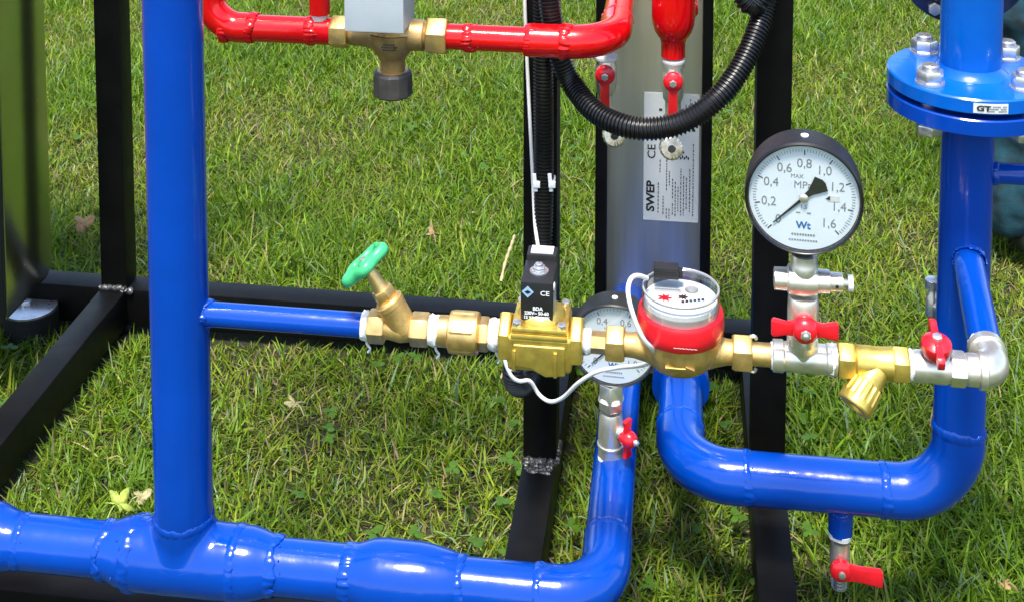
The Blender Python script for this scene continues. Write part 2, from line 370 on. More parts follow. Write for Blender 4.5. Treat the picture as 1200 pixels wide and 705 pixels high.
# ================================================================== steel frame
T = 0.04
pm = atz(632, 541, BASE_TOP); pr = atz(899, 560, BASE_TOP); pl = atz(133, 338, BASE_TOP)
def uv(p): return p @ EU, p @ EV
def fr(u, v, z): return EU * u + EV * v + EZ * z
um, vm = uv(pm); ur, vr_ = uv(pr); ul, vl = uv(pl)
vpost = 0.5 * (vm + vr_); vrear = vl
VFRONT = uv(atz(0, 690, BASE_TOP))[1]
frame = thing('steel_stand', 'black painted square tube steel stand resting on the grass and carrying the pipework', 'stand', fr(um, vpost, 0))
ZB = BASE_TOP - .056
def bar(name, u0, u1, v0, v1, z0, z1, seed=0):
    mb = MB().box(fr((u0 + u1) / 2, (v0 + v1) / 2, (z0 + z1) / 2), ((u1 - u0) / 2, (v1 - v0) / 2, (z1 - z0) / 2))
    return part(frame, name, mb, 'black_paint', bevel=0.0022, segs=2)
h = T / 2
ULEFT, URIGHT = ul - 0.75, ur + h
vrb = vrear
bar('base_rail', ULEFT, URIGHT, vrb, vrb + T, ZB, BASE_TOP)
bar('base_rail', ULEFT, URIGHT, VFRONT, VFRONT + T, ZB, BASE_TOP)
for uu in (ul, um, ur): bar('cross_rail', uu - h, uu + h, VFRONT + T + 0.0005, vrb - 0.0005, ZB, BASE_TOP - 0.0008)
bar('post', ul - h, ul + h, vrb + 0.001, vrb + T - 0.001, BASE_TOP + 0.0003, 1.55)
bar('post', um - h, um + h, vpost, vpost + T, BASE_TOP - 0.0004, 1.55)
bar('post', ur - h, ur + h, vpost, vpost + T, BASE_TOP - 0.0004, 1.55)
def fillet_weld(o, ax, L, seed):
    q = random.Random(seed); mb = MB(); n = 26; pts = []; rad = []
    for i in range(n):
        s = (i / (n - 1) - 0.5) * L; pts.append(np.asarray(o) + ax * s + EZ * q.uniform(-.0006, .001) - EV * q.uniform(-.001, .0015)); rad.append(0.0042 + q.uniform(-.0011, .0014))
    mb.sweep(pts, rad, 8); part(frame, 'weld_bead', mb, 'weld_metal', angle=60)
fillet_weld(fr(um, vpost - 0.001, BASE_TOP), EU, T, 1)
for q_ in range(4): fillet_weld(fr(um, vpost - 0.004 - .005 * q_, BASE_TOP - .0022 - .0006 * q_), EU, T * (.92 - .06 * q_), 20 + q_)
fillet_weld(fr(ur, vpost - 0.001, BASE_TOP), EU, T, 2)
fillet_weld(fr(ul, vrb - 0.001, BASE_TOP + .001), EU, T, 3)
fillet_weld(fr(um + h, vpost + h, BASE_TOP), EV, T, 4)
fillet_weld(fr(ul + h + .001, vrb - 0.001, BASE_TOP - .002), EU, 0.012, 5)
for (uu, vv) in ((ul, VFRONT + h), (um, VFRONT + h), (ur, VFRONT + h), (ul, vrb + h), (um, vrb + h), (ur, vrb + h)):
    mb = MB().lathe([(-0.02, 0.022), (0.004, 0.022), (0.005, 0.010), (ZB + 0.001, 0.010)], fr(uu, vv, 0), EZ, 20); part(frame, 'foot', mb, 'black_paint')

# ================================================================== left blue pipework
def blue_manifold():
    j = at(217, 641, VB)
    t = thing('blue_pipe_manifold', 'glossy blue welded pipe with tall left riser, bottom tee and elbow turning back', 'pipe', j - EZ * (j[2]))
    k = mpp(300, VB)
    P0 = at(28, 631, VB); P1 = at(560, 689.5, VB)
    zc = 0.5 * (P0[2] + P1[2]); P0[2] = P1[2] = zc
    d = nrm(P1 - P0)
    def on(px):                                 # point on the manifold axis under a photo column
        lo, hi = -0.6, 1.2
        for _ in range(50):
            m_ = 0.5 * (lo + hi)
            if proj(P0 + d * m_)[0] < px: lo = m_
            else: hi = m_
        return P0 + d * lo
    def s(px): return (on(px) - P0) @ d
    r0, r1, r2 = 0.0248, 0.0325, 0.0235
    def lat(name, prof): return part(t, name, MB().lathe([(s(a), b) for a, b in prof], P0, d, 40), 'blue_paint', angle=50)
    lat('reducer', [(-160, r1), (-20, r1), (-5, r1 * .99), (12, r0 * 1.08), (24, r0 * 1.01), (28, r0 * 1.0)])
    lat('pipe', [(28.3, r0), (125.5, r0)])
    lat('tee', [(125.8, r0 * 1.02), (133, r0 * 1.07), (146, r1 * .95), (158, r1), (162, r1 * 1.01), (190, r1 * 1.02), (250, r1 * 1.02), (275, r1 * 1.01), (295, r1 * .99), (306, r1 * .92), (320, r0 * 1.06), (324, r0 * 1.03)])
    lat('pipe', [(324.3, r0), (409.5, r0)])
    lat('coupling', [(410, r0 * 1.03), (420, r0 * 1.08), (436, r1 * .97), (450, r1 * 1.0), (492, r1 * .99), (505, r1 * .95), (525, r2 * 1.18), (538, r2 * 1.05), (540, r2 * 1.02)])
    lat('pipe', [(540.3, r2), (633, r2)])
    cor = on(707); back = cor + EV * (1.705 - cor @ EV)
    el0 = on(634)
    L = 0.058
    path = fillet([el0, cor, cor + EV * 0.075], [0.046], 16)
    part(t, 'elbow', MB().sweep(path, r2 * 1.03, 36), 'blue_paint', angle=50)
    part(t, 'pipe', MB().sweep([cor + EV * 0.0755, back], r2 * 0.985, 36), 'blue_paint', angle=50)
    for i, (px, rr) in enumerate(((28, r0), (126, r0 * 1.04), (160, r1), (278, r1), (322, r0 * 1.05), (410, r0 * 1.02), (539, r2 * 1.03), (633, r2))):
        weld(t, on(px), d, rr, 0.0030 + 0.0008 * (i % 3), seed=i)
    weld(t, cor + EV * 0.075, EV, r2, 0.0028, seed=31)
    part(t, 'threaded_boss', MB().lathe([(0, 0.011), (r1 + 0.003, 0.0105), (r1 + 0.0055, 0.009), (r1 + .006, .004)], on(470), nrm(-EV * 0.75 - EZ * .25), 24), 'blue_paint')
    # riser
    rr = 0.0280; jb = on(217); top = jb + EZ * 1.35
    part(t, 'riser', MB().sweep([jb + EZ * 0.018, jb + EZ * .3, jb + EZ * .7, top], rr, 44), 'blue_paint', angle=50)
    # forged neck of the tee and the flat ring weld above it
    zr = at(217, 603, VB)[2]; hN = zr - jb[2]
    part(t, 'tee_neck', MB().lathe([(0, .0292), (.024, .0290), (.030, .0289), (.036, .0288), (hN, .0286)], jb, EZ, 48), 'blue_paint', angle=60)
    weld(t, jb + EZ * hN, EZ, rr * 1.0, .0034, seed=44)
    mb = MB(); n = 72; K = 9; RT = r1 * 1.022; sd = np.cross(EZ, d); vs = []; fs = []     # forged saddle that flows from neck to run
    for i in range(n):
        th = 2 * math.pi * i / n; cx_, sx_ = math.cos(th), math.sin(th)
        yi = .0289 * sx_; zi = math.sqrt(RT * RT - yi * yi)
        A = V3(.0289 * cx_, yi, zi + .0105); B = V3(.0289 * cx_, yi, zi + .0008)
        ph = math.asin(min(1, abs(yi) / RT)) + .34 * abs(sx_); Cc = V3((.0289 + .011) * cx_, math.copysign(RT * math.sin(ph), sx_), RT * math.cos(ph) - .0003)
        for k in range(K):
            q = k / (K - 1); p = A * (1 - q) ** 2 + B * 2 * q * (1 - q) + Cc * q * q; vs.append(jb + d * p[0] + sd * p[1] + EZ * p[2])
    for i in range(n):
        for k in range(K - 1): fs.append((i * K + k, i * K + k + 1, ((i + 1) % n) * K + k + 1, ((i + 1) % n) * K + k))
    part(t, 'tee_saddle', mb.add(vs, fs), 'blue_paint', angle=80)
    return t, jb
man, JB = blue_manifold()

# the small-bore line: axis from the riser to the elbow on the right
L0 = at(240, 362.5, VB); L1 = at(1170, 440, VB); ZL = 0.5 * (L0[2] + L1[2]); L0[2] = L1[2] = ZL
LD = nrm(L1 - L0)
def ln(px):
    lo, hi = -0.3, 1.2
    for _ in range(50):
        m_ = 0.5 * (lo + hi)
        if proj(L0 + LD * m_)[0] < px: lo = m_
        else: hi = m_
    return L0 + LD * lo
def ls(px): return (ln(px) - L0) @ LD
def lpro(pairs): return [(ls(a), b) for a, b in pairs]
KB = 0.00076                                    # metres per photo pixel on this line
part(man, 'branch_pipe', MB().lathe(lpro([(215, 0.0112), (424, 0.0112)]), L0, LD, 32), 'blue_paint', angle=50)
weld(man, ln(241), LD, 0.0120, 0.0030, seed=41)

# ---------------- brass valve with green handwheel
def angle_valve():
    c = ln(466); t = thing('brass_globe_valve', 'slanted brass stop valve with a green handwheel on the blue branch pipe', 'valve', c)
    tape(t, ln(424.5), LD, 0.0138, ls(433) - ls(424.5), 1)
    af = 0.0265
    part(t, 'hex_end', MB().hexa(ln(432.5), LD, ls(452) - ls(432.5), af, phase=R(30)), 'brass', bevel=0.0004)
    part(t, 'hex_end', MB().hexa(ln(482), LD, ls(503) - ls(482), af, phase=R(30)), 'brass', bevel=0.0004)
    part(t, 'body', MB().lathe(lpro([(451.5, .0118), (455, .0105), (462, .0115), (470, .0128), (478, .0118), (482.5, .0112)]), L0, LD, 28), 'cast_brass')
    d = nrm(-EU * 0.50 + EZ * 0.86 - EV * 0.06); o = ln(475)
    part(t, 'bonnet', MB().lathe([(0, .0125), (.018, .0130), (.026, .0132), (.0265, .0138), (.031, .0138), (.0315, .0125), (.034, .0110)], o, d, 32), 'cast_brass')
    part(t, 'gland_nut', MB().hexa(o + d * .034, d, .011, .0185), 'brass', bevel=.0003)
    part(t, 'stem', MB().lathe([(.045, .0075), (.050, .0065), (.060, .0058), (.066, .0045), (.068, .0035), (.072, .0035)], o, d, 20), 'brass')
    # handwheel: scalloped rim, five spokes, hub
    hc = o + d * 0.071; wd = nrm(-EU * 0.62 + EZ * 0.70 + EV * 0.03)
    ref = nrm(EU - wd * (EU @ wd)); b = np.cross(wd, ref); mb = MB(); n = 80; K = 10; vs = []; fs = []
    for i in range(n):
        th = 2 * math.pi * i / n; rad = 0.0212 * (1 + 0.11 * math.cos(5 * th)); rd = ref * math.cos(th) + b * math.sin(th)
        for k in range(K):
            p = 2 * math.pi * k / K; vs.append(hc + rd * (rad + .0040 * math.cos(p)) + wd * (.0054 * math.sin(p) + .002))
    for i in range(n):
        for k in range(K): fs.append((i * K + k, ((i + 1) % n) * K + k, ((i + 1) % n) * K + (k + 1) % K, i * K + (k + 1) % K))
    hw = part(t, 'handwheel', mb.add(vs, fs), 'green_plastic', angle=60)
    mb = MB()
    for i in range(5):
        th = 2 * math.pi * (i + .5) / 5; rd = ref * math.cos(th) + b * math.sin(th)
        mb.sweep([hc + rd * .004, hc + rd * .013 + wd * .001, hc + rd * .0195 + wd * .002], [.0042, .0034, .004], 10)
    part(hw, 'spokes', mb, 'green_plastic', angle=60)
    part(hw, 'hub', MB().lathe([(-.004, .006), (-.003, .0072), (.004, .0072), (.0055, .006), (.006, .004)], hc, wd, 20), 'green_plastic')
    part(hw, 'screw', MB().lathe([(.006, .0032), (.008, .0032), (.0088, .002)], hc, wd, 12), 'zinc')
angle_valve()

# ---------------- brass check valve
def check_valve():
    t = thing('brass_check_valve', 'stubby brass check valve with white sealing tape between handwheel valve and solenoid valve', 'valve', ln(545))
    tape(t, ln(503.3), LD, .0145, ls(515) - ls(503.3), 2)
    part(t, 'nipple', MB().lathe(lpro([(514.5, .0138), (527, .0142)]), L0, LD, 28), 'brass')
    part(t, 'body', MB().lathe(lpro([(526, .0150), (528, .0182), (533, .0190), (557, .0190), (560.5, .0184), (562, .0150)]), L0, LD, 36), 'brass')
    part(t, 'hex_collar', MB().hexa(ln(529), LD, ls(558) - ls(529), .0345, phase=R(0)), 'brass', bevel=.0004)
    part(t, 'end_fitting', MB().hexa(ln(561.5), LD, ls(573.5) - ls(561.5), .0265, phase=R(30)), 'brass', bevel=.0004)
    tape(t, ln(573.5), LD, .0148, ls(587) - ls(573.5), 3)
check_valve()

# ---------------- solenoid valve
def solenoid():
    c = ln(634); t = thing('solenoid_valve', 'brass solenoid valve with black square coil and printed white text', 'valve', c)
    hL, hR = ls(586.5), ls(683.5)
    mid = L0 + LD * (hL + hR) / 2; ax = (LD, nrm(np.cross(EZ, LD)), EZ); F = -ax[1]
    part(t, 'body', MB().box(mid - EZ * .004, ((hR - hL) / 2 - .009, .0215, .0165), ax), 'yellow_brass', bevel=.004, segs=3)
    for a, b in ((586.5, 600), (669, 683.5)):
        part(t, 'port', MB().hexa(ln(a), LD, ls(b) - ls(a), .040, phase=R(0)), 'yellow_brass', bevel=.0006)
    # the cast lower body: bevelled block that swells towards the outlet
    part(t, 'seat_block', MB().prism([(-.024, .006), (.024, .006), (.024, -.0215), (.006, -.0235), (-.008, -.0165), (-.024, -.0150)], mid + F * .0195, LD, EZ, F, .0042), 'yellow_brass', bevel=.0016, segs=3)
    part(t, 'rib', MB().prism([(-.0245, .001), (-.0215, .001), (-.0215, -.0185), (-.0245, -.0185)], mid + F * .0232, LD, EZ, F, .0022), 'yellow_brass', bevel=.0006)
    part(t, 'rib', MB().prism([(.0135, .001), (.0165, .001), (.0165, -.0225), (.0135, -.0225)], mid + F * .0232, LD, EZ, F, .0022), 'yellow_brass', bevel=.0006)
    cz = .0125
    part(t, 'gasket_flange', MB().box(mid + EZ * (cz + .0018), (.0262, .0255, .0028), ax), 'yellow_brass', bevel=.002, segs=2)
    part(t, 'cover', MB().box(mid + EZ * (cz + .0075), (.0255, .0248, .0028), ax), 'yellow_brass', bevel=.002, segs=2)
    part(t, 'dome', MB().lathe([(0, .0225), (.004, .0215), (.0075, .0185), (.010, .0125), (.016, .0115)], mid + EZ * (cz + .010), EZ, 36), 'yellow_brass')
    for sx in (-1, 1):
        for sy in (-1, 1):
            o = mid + LD * sx * .0205 + ax[1] * sy * .0198 + EZ * (cz + .0102)
            part(t, 'bolt', MB().hexa(o, EZ, .004, .0075), 'zinc', bevel=.0004)
    # coil
    kx = LD; fy = F
    tilt = nrm(EZ * 1 + fy * .02)
    zb = cz + .0135; zt = zb + .0365
    cc = mid + EZ * ((zb + zt) / 2) - LD * .0028
    coil = part(t, 'coil', MB().box(cc - fy * .003, (.0148, .0205, (zt - zb) / 2), ax), 'black_plastic', bevel=.0012)
    top = cc + EZ * (zt - zb) / 2
    part(coil, 'washer', MB().lathe([(0, .0088), (.0012, .0088)], top - fy * .003, EZ, 28), 'zinc')
    part(coil, 'nut', MB().hexa(top - fy * .003 + EZ * .0012, EZ, .004, .0105), 'zinc', bevel=.0004)
    part(coil, 'stud', MB().lathe([(.005, .0036), (.0075, .0036), (.008, .0026)], top - fy * .003, EZ, 16), 'zinc')
    cn = part(t, 'connector', MB().box(cc - fy * .0325 + EZ * .006, (.0142, .009, .0175), ax), 'black_plastic', bevel=.0016)
    part(cn, 'label_plate', MB().box(cc - fy * .0325 + EZ * .0241, (.0105, .0068, .0005), ax), 'label_paper')
    text(cn, 'label_print', '— o —', .006, cc - fy * .0325 + EZ * .02475, LD, -fy, 'grey_ink')
    part(coil, 'side_label', MB().box(cc + LD * .0151 - EZ * .004 + fy * .004, (.0004, .0085, .011), ax), 'label_silver')
    part(coil, 'side_tab', MB().lathe([(0, .004), (.0008, .004)], cc + LD * .0149 + EZ * .011 + fy * .009, LD, 16), 'white_plastic')
    fo = cc - fy * .003 + fy * .0208
    part(coil, 'emblem', MB().prism([(-.0055, 0), (0, -.0055), (.0055, 0), (0, .0055)], fo - LD * .0082 + EZ * .0092, LD, EZ, fy, .0002), 'logo_blue', smooth=False)
    part(coil, 'emblem_mark', MB().prism([(-.0030, 0), (0, -.0018), (.0030, 0), (0, .0018)], fo - LD * .0082 + EZ * .0092 + fy * .0003, LD, EZ, fy, .0002), 'black_plastic', smooth=False)
    p = fo + fy * .0003
    text(coil, 'print', 'CE', .0062, p + LD * .0075 + EZ * .0085, LD, EZ, 'white_ink', bold=.0001, stretch=1.15)
    text(coil, 'print', 'BDA', .0046, p + LD * .001 - EZ * .0062, LD, EZ, 'white_ink', bold=.0002)
    text(coil, 'print', '230V~ 50-60', .0042, p - EZ * .0105, LD, EZ, 'white_ink', bold=.0002)
    text(coil, 'print', '12 VA ED100%', .0038, p - EZ * .0146, LD, EZ, 'white_ink', bold=.0002)
    tape(t, ln(683), LD, .0120, ls(693) - ls(683), 4, tail=False)
solenoid()

# ---------------- water meter
def meter():
    c = ln(797); t = thing('water_meter', 'brass water meter with bright red collar and clear round register', 'water meter', c)
    k = c
    part(t, 'nipple', MB().lathe(lpro([(691, .0098), (711, .0098)]), L0, LD, 6, phase=R(30)), 'brass')
    for a, b in ((710, 732), (858, 881)):
        nut = part(t, 'union_nut', MB().hexa(ln(a), LD, ls(b) - ls(a), .0300, phase=R(0)), 'brass', bevel=.0006)
    for sz in (-1, 1):
        part(t, 'seal_lug', MB().sweep(fillet([ln(879) + EZ * sz * .0160, ln(884) + EZ * sz * .0175, ln(886) + EZ * sz * .014], [.002], 5), .0017, 8), 'nickel')
    part(t, 'nipple', MB().lathe(lpro([(880.5, .0102), (906, .0102)]), L0, LD, 28), 'brass')
    part(t, 'inlet_pipe', MB().lathe(lpro([(731.5, .0105), (742, .0108), (755, .0130), (770, .0165), (785, .018)]), L0, LD, 28), 'cast_brass')
    part(t, 'outlet_pipe', MB().lathe(lpro([(815, .018), (828, .0165), (842, .0130), (852, .0112), (858.5, .0108)]), L0, LD, 28), 'cast_brass')
    body = part(t, 'body', MB().lathe([(-.0165, .012), (-.0155, .020), (-.0125, .0265), (-.007, .0315), (.000, .0345), (.007, .0362), (.0165, .0366), (.0168, .0360), (.019, .0360)], c, EZ, 56), 'cast_brass')
    F = -nrm(np.cross(EZ, LD))
    ao = c + F * .0352 + EZ * .0015
    part(body, 'flow_arrow', MB().prism([(-.013, -.0014), (.005, -.0014), (.005, -.0038), (.013, 0), (.005, .0038), (.005, .0014), (-.013, .0014)], ao - F * .0045, LD, nrm(EZ + F * .28), nrm(F - EZ * .28), .0046), 'brass', bevel=.0004)
    col = part(t, 'red_collar', MB().lathe([(.0170, .0382), (.0178, .0392), (.026, .0398), (.0345, .0392), (.0372, .0384), (.0376, .0352)], c, EZ, 64), 'red_plastic', angle=50)
    text(col, 'print', '~~~~~~', .006, c + F * .0400 + EZ * .0235 + LD * .0045, LD, EZ, 'white_ink')
    reg = part(t, 'register', MB().lathe([(.0440, .0332), (.0478, .0332), (.0484, .0322)], c, EZ, 56), 'white_plastic')
    part(reg, 'inner_ring', MB().lathe([(.0376, .0338), (.0438, .0338)], c, EZ, 56), 'label_silver')
    dz = .0489
    part(reg, 'dial', MB().lathe([(dz - .0006, .0310), (dz, .0310)], c, EZ, 48), 'dial_white')
    zt = c + EZ * (dz + .0003)
    for i in range(6): part(reg, 'digit_roll', MB().box(zt + LD * (.002 + i * .0036) + F * (.0085 - i * .0012), (.0013, .0019, .0002), (LD, -F, EZ)), 'ink', smooth=False)
    st = []
    for i in range(14): a_ = 2 * math.pi * i / 14; q = .0045 if i % 2 == 0 else .0018; st.append((q * math.cos(a_), q * math.sin(a_)))
    part(reg, 'flow_star', MB().prism(st, zt + LD * .002 + F * .001, LD, -F, EZ, .001), 'ink', smooth=False)
    st2 = [(1.45 * x, 1.45 * y) for x, y in st]
    part(reg, 'red_pointer', MB().prism(st2, zt - LD * .0145 + F * .0045, LD, -F, EZ, .001), 'red_plastic', smooth=False)
    part(reg, 'small_wheel', MB().lathe([(0, .005), (.0012, .005)], zt + LD * .010 - F * .013, EZ, 24), 'label_silver')
    part(reg, 'print_ring', MB().lathe([(0, .0062), (.0003, .0062)], zt + LD * .010 - F * .013, EZ, 24), 'grey_ink')
    part(reg, 'bracket', MB().box(zt - LD * .012 - F * .007, (.012, .0016, .0022), (LD, -F, EZ)), 'label_silver')
    part(t, 'clear_cover', MB().lathe([(.0376, .0356), (.0560, .0353), (.0586, .0346), (.0594, .0328), (.0590, .0312), (.0578, .0302)], c, EZ, 64, caps=False), 'clear_plastic', angle=60)
    part(t, 'cover_rim', MB().lathe([(.0560, .0346), (.0572, .0352), (.0584, .0350), (.0590, .0340), (.0584, .0330), (.0572, .0334)], c, EZ, 64, caps=False), 'label_silver', angle=80)
    part(t, 'clear_lens', MB().lathe([(.0577, .0302), (.0580, .0180), (.0581, 0.0001)], c, EZ, 48, caps=False), 'clear_plastic')
    sb = c - LD * .0135 - F * .0165 + EZ * .0640
    sen = part(t, 'pulse_sensor', MB().box(sb, (.0115, .0062, .0052), (LD, -F, EZ)), 'black_plastic', bevel=.0008)
    part(sen, 'sensor_rib', MB().box(sb + F * .0066, (.0100, .0006, .0012), (LD, -F, EZ)), 'rubber')
    part(sen, 'sensor_clip', MB().box(sb + LD * .0130 - EZ * .001, (.0022, .0040, .0036), (LD, -F, EZ)), 'rubber', bevel=.0006)
    return t
meter()

# ---------------- nickel tee, strainer, ball valve, elbow
def nickel_tee():
    t = thing('nickel_pipe_tee', 'nickel plated pipe tee under the valve of the larger gauge', 'pipe fitting', ln(941))
    part(t, 'run', MB().lathe(lpro([(905, .0118), (906, .0138), (917, .0140), (919, .0126), (925, .0128), (960, .0128), (967, .0126), (969, .0138), (980.5, .0138), (981, .012)]), L0, LD, 36), 'nickel')
    part(t, 'branch', MB().lathe([(.0, .0125), (.0145, .0125), (.0150, .0140), (.0235, .0140), (.0240, .012)], ln(940), EZ, 32), 'nickel')
    tape(t, ln(903), LD, .0122, ls(908) - ls(903), 5, tail=False)
    tape(t, ln(971), LD, .0143, ls(980) - ls(971), 6, tail=False)
nickel_tee()
def strainer():
    t = thing('brass_strainer', 'yellow brass strainer with knurled cap slanting down', 'strainer', ln(1022))
    part(t, 'hex_end', MB().hexa(ln(981.5), LD, ls(1001) - ls(981.5), .0292, phase=R(0)), 'yellow_brass', bevel=.0005)
    part(t, 'hex_end', MB().hexa(ln(1045), LD, ls(1064) - ls(1045), .0292, phase=R(0)), 'yellow_brass', bevel=.0005)
    part(t, 'body', MB().lathe(lpro([(1000.5, .0128), (1003, .0148), (1006, .0140), (1020, .0142), (1024, .0136), (1042, .0142), (1045.5, .0150)]), L0, LD, 36), 'yellow_brass')
    o = ln(1032); d = nrm(-EU * .56 - EZ * .62 - EV * .50)
    part(t, 'branch', MB().lathe([(0, .0118), (.020, .0122), (.022, .0132)], o, d, 28), 'yellow_brass')
    part(t, 'knurled_cap', MB().lathe([(.021, .0120), (.022, .0140), (.036, .0152), (.038, .0156), (.0435, .0158), (.045, .0150), (.0452, .009), (.042, .007)], o, d, 60, rfun=lambda th, s: 1 + (.035 if .0215 < s < .037 else 0.0) * (1 if math.cos(15 * th) > 0 else -1)), 'yellow_brass', angle=25)
strainer()
def end_ball_valve():
    t = thing('nickel_ball_valve', 'nickel ball valve with small red handle left of the nickel elbow', 'valve', ln(1105))
    tape(t, ln(1063.5), LD, .0140, ls(1071) - ls(1063.5), 7, tail=False)
    part(t, 'body', MB().lathe(lpro([(1070, .0130), (1074, .0138), (1082, .0140), (1088, .0132), (1100, .0142), (1108, .0140), (1112, .0128)]), L0, LD, 36), 'nickel')
    part(t, 'hex_end', MB().hexa(ln(1112), LD, ls(1131) - ls(1112), .0265, phase=R(30)), 'nickel', bevel=.0005)
    part(t, 'thread_ring', MB().lathe(lpro([(1130.5, .0120), (1133, .0138), (1145, .0140), (1147, .0125)]), L0, LD, 36), 'nickel')
    o = ln(1095); d = nrm(EZ * .96 - EV * .25)
    part(t, 'stem', MB().lathe([(.010, .0060), (.022, .0055), (.024, .004), (.032, .0035)], o, d, 16), 'nickel')
    hb = o + d * .026
    # butterfly handle seen end-on: hub dome and two wings lying along the depth of the rig
    side = nrm(EV - d * (EV @ d)); lat = np.cross(d, side)
    han = part(t, 'handle', MB().lathe([(-.010, .0115), (-.003, .0138), (.002, .0128), (.005, .0085), (.006, .004)], hb, d, 32), 'red_plastic')
    for sg in (-1, 1):
        part(han, 'wing', MB().prism([(0.004, -.0035), (.014, -.0030), (.024, -.0055), (.026, -.002), (.026, .004), (.022, .0065), (.012, .005), (.004, .0065)], hb - lat * .0032 + EZ * 0, side * sg, d, lat, .0064), 'red_plastic', bevel=.0014)
    part(han, 'nut', MB().hexa(hb + d * .0055, d, .004, .008), 'zinc', bevel=.0004)
end_ball_valve()
CT = ln(1166)
def nickel_elbow():
    t = thing('nickel_elbow', 'nickel elbow joining the ball valve to the slanted blue stub', 'pipe fitting', CT)
    path = fillet([ln(1146), CT, CT + EV * .036], [.0150], 14)
    part(t, 'bend', MB().sweep(path, .0150, 32), 'nickel', angle=50)
    part(t, 'rim', MB().lathe([(0, .0150), (.0006, .0168), (.009, .0168), (.010, .0150)], CT + EV * .028, EV, 32), 'nickel')
    part(t, 'rim', MB().lathe([(0, .0150), (.0006, .0163), (.006, .0163), (.007, .0150)], ln(1146), LD, 32), 'nickel')
    tape(t, CT + EV * .036, EV, .0160, .006, 8, tail=False)
nickel_elbow()

# ---------------- gauges and their valves
def gauge(name, label, cpx, cpy, v, rad, maxv, step, lean, yaw=0.0, pointer=None):
    c = at(cpx, cpy, v)
    N = nrm(-EV * math.cos(yaw) + EU * math.sin(yaw)); N = nrm(N * math.cos(lean) - EZ * math.sin(lean))
    X = nrm(np.cross(EZ, N)); X = X if X @ EU > 0 else -X
    Yv = nrm(np.cross(N, X)); Yv = Yv if Yv[2] > 0 else -Yv
    t = thing(name, label, 'pressure gauge', c)
    s = rad / 0.0525
    dep = .034 * s
    case = part(t, 'case', MB().lathe([(-dep, rad * .70), (-dep + .002 * s, rad * .985), (-dep * .5, rad), (-.003 * s, rad), (0, rad), (.0015 * s, rad * .985), (.0022 * s, rad * .965), (.0018 * s, rad * .940), (-.003 * s, rad * .935), (-.0055 * s, rad * .5)], c, N, 96), 'black_plastic', angle=35)
    part(t, 'pressure_plug', MB().lathe([(0, .0036 * s), (.0012, .0036 * s), (.0018, .0022 * s)], c + Yv * rad * .999 - N * dep * .42, Yv, 16), 'white_plastic')
    part(t, 'bezel', MB().lathe([(.0002, rad * .940), (.0026 * s, rad * .955), (.0030 * s, rad * .97), (.0012 * s, rad * .992)], c, N, 96, caps=False), 'conduit_plastic', angle=60)
    d0 = c - N * .0026 * s
    dial = part(t, 'dial', MB().lathe([(-.001, rad * .93), (0, rad * .93)], d0, N, 96), 'dial_white')
    on = d0 + N * .00025
    def ang(val): return R(225 - 270 * val / maxv)
    # scale: major strokes singly, minor strokes as one printed ring
    nmaj = int(round(maxv / step)); minor = MB()
    sub = 10
    for i in range(nmaj + 1):
        th = ang(i * step); rd = X * math.cos(th) + Yv * math.sin(th); tn = -X * math.sin(th) + Yv * math.cos(th)
        part(dial, 'scale_mark', MB().box(on + rd * rad * .80, (rad * .045, .00045 * s, .0001), (rd, tn, N)), 'ink', smooth=False)
        tp = on + (X * math.cos(th) * .60 + Yv * math.sin(th) * .60) * rad
        sx = ('%.1f' % (i * step)).replace('.', ',') if i else '0'
        text(dial, 'numeral', sx, .0118 * s, tp, X, Yv, 'grey_ink', stretch=.95)
        if i < nmaj:
            for q in range(1, sub):
                th = ang((i + q / sub) * step); rd = X * math.cos(th) + Yv * math.sin(th); tn = -X * math.sin(th) + Yv * math.cos(th)
                minor.box(on + rd * rad * .835, (rad * (.040 if q == 5 else .028), .00022 * s, .0001), (rd, tn, N))
    part(dial, 'minor_scale', minor, 'grey_ink', smooth=False)
    text(dial, 'print', 'MPa', .0095 * s, on + Yv * rad * .215 - X * rad * .02, X, Yv, 'grey_ink')
    text(dial, 'print', 'MAX', .0052 * s, on + Yv * rad * .37 - X * rad * .12, X, Yv, 'grey_ink')
    for q in range(-1, 2, 2): part(dial, 'print_dash', MB().box(on - Yv * rad * .27 + X * rad * .09 * q, (rad * .035, .0005 * s, .0001), (X, Yv, N)), 'grey_ink', smooth=False)
    text(dial, 'print', '1,5', .0055 * s, on - Yv * rad * .17, X, Yv, 'grey_ink')
    text(dial, 'logo', 'Wt', .0092 * s, on - Yv * rad * .50, X, Yv, 'blue_ink', bold=.0003 * s)
    dash = MB()
    for row, (yy, n_) in enumerate(((-.66, 9), (-.76, 11))):
        for q in range(n_): dash.box(on + Yv * rad * yy + X * rad * (.045 * (q - (n_ - 1) / 2)), (rad * .015, (.0011 - .0003 * row) * s * .8, .0001), (X, Yv, N))
    part(dial, 'fine_print', dash, 'grey_ink', smooth=False)
    th = ang(0) + R(-1.5); rd = X * math.cos(th) + Yv * math.sin(th); tn = -X * math.sin(th) + Yv * math.cos(th)
    pz = d0 + N * .0009 * s
    part(dial, 'pointer', MB().prism([(-rad * .10, .0022 * s), (-rad * .16, .0030 * s), (-rad * .40, .0085 * s), (-rad * .46, .0020 * s), (-rad * .46, -.0020 * s), (-rad * .40, -.0085 * s), (-rad * .16, -.0030 * s), (rad * .10, -.0013 * s), (rad * .70, -.0004 * s), (rad * .70, .0004 * s), (rad * .10, .0013 * s)], pz, rd, tn, N, .0006), 'ink', smooth=False)
    part(dial, 'pointer_hub', MB().lathe([(0, .0040 * s), (.0020 * s, .0040 * s), (.0028 * s, .0028 * s)], pz, N, 24), 'nickel')
    part(dial, 'sticker', MB().box(on + X * rad * .50 + Yv * rad * .02, (rad * .10, rad * .05, .00008), (X, Yv, N)), 'label_paper', smooth=False)
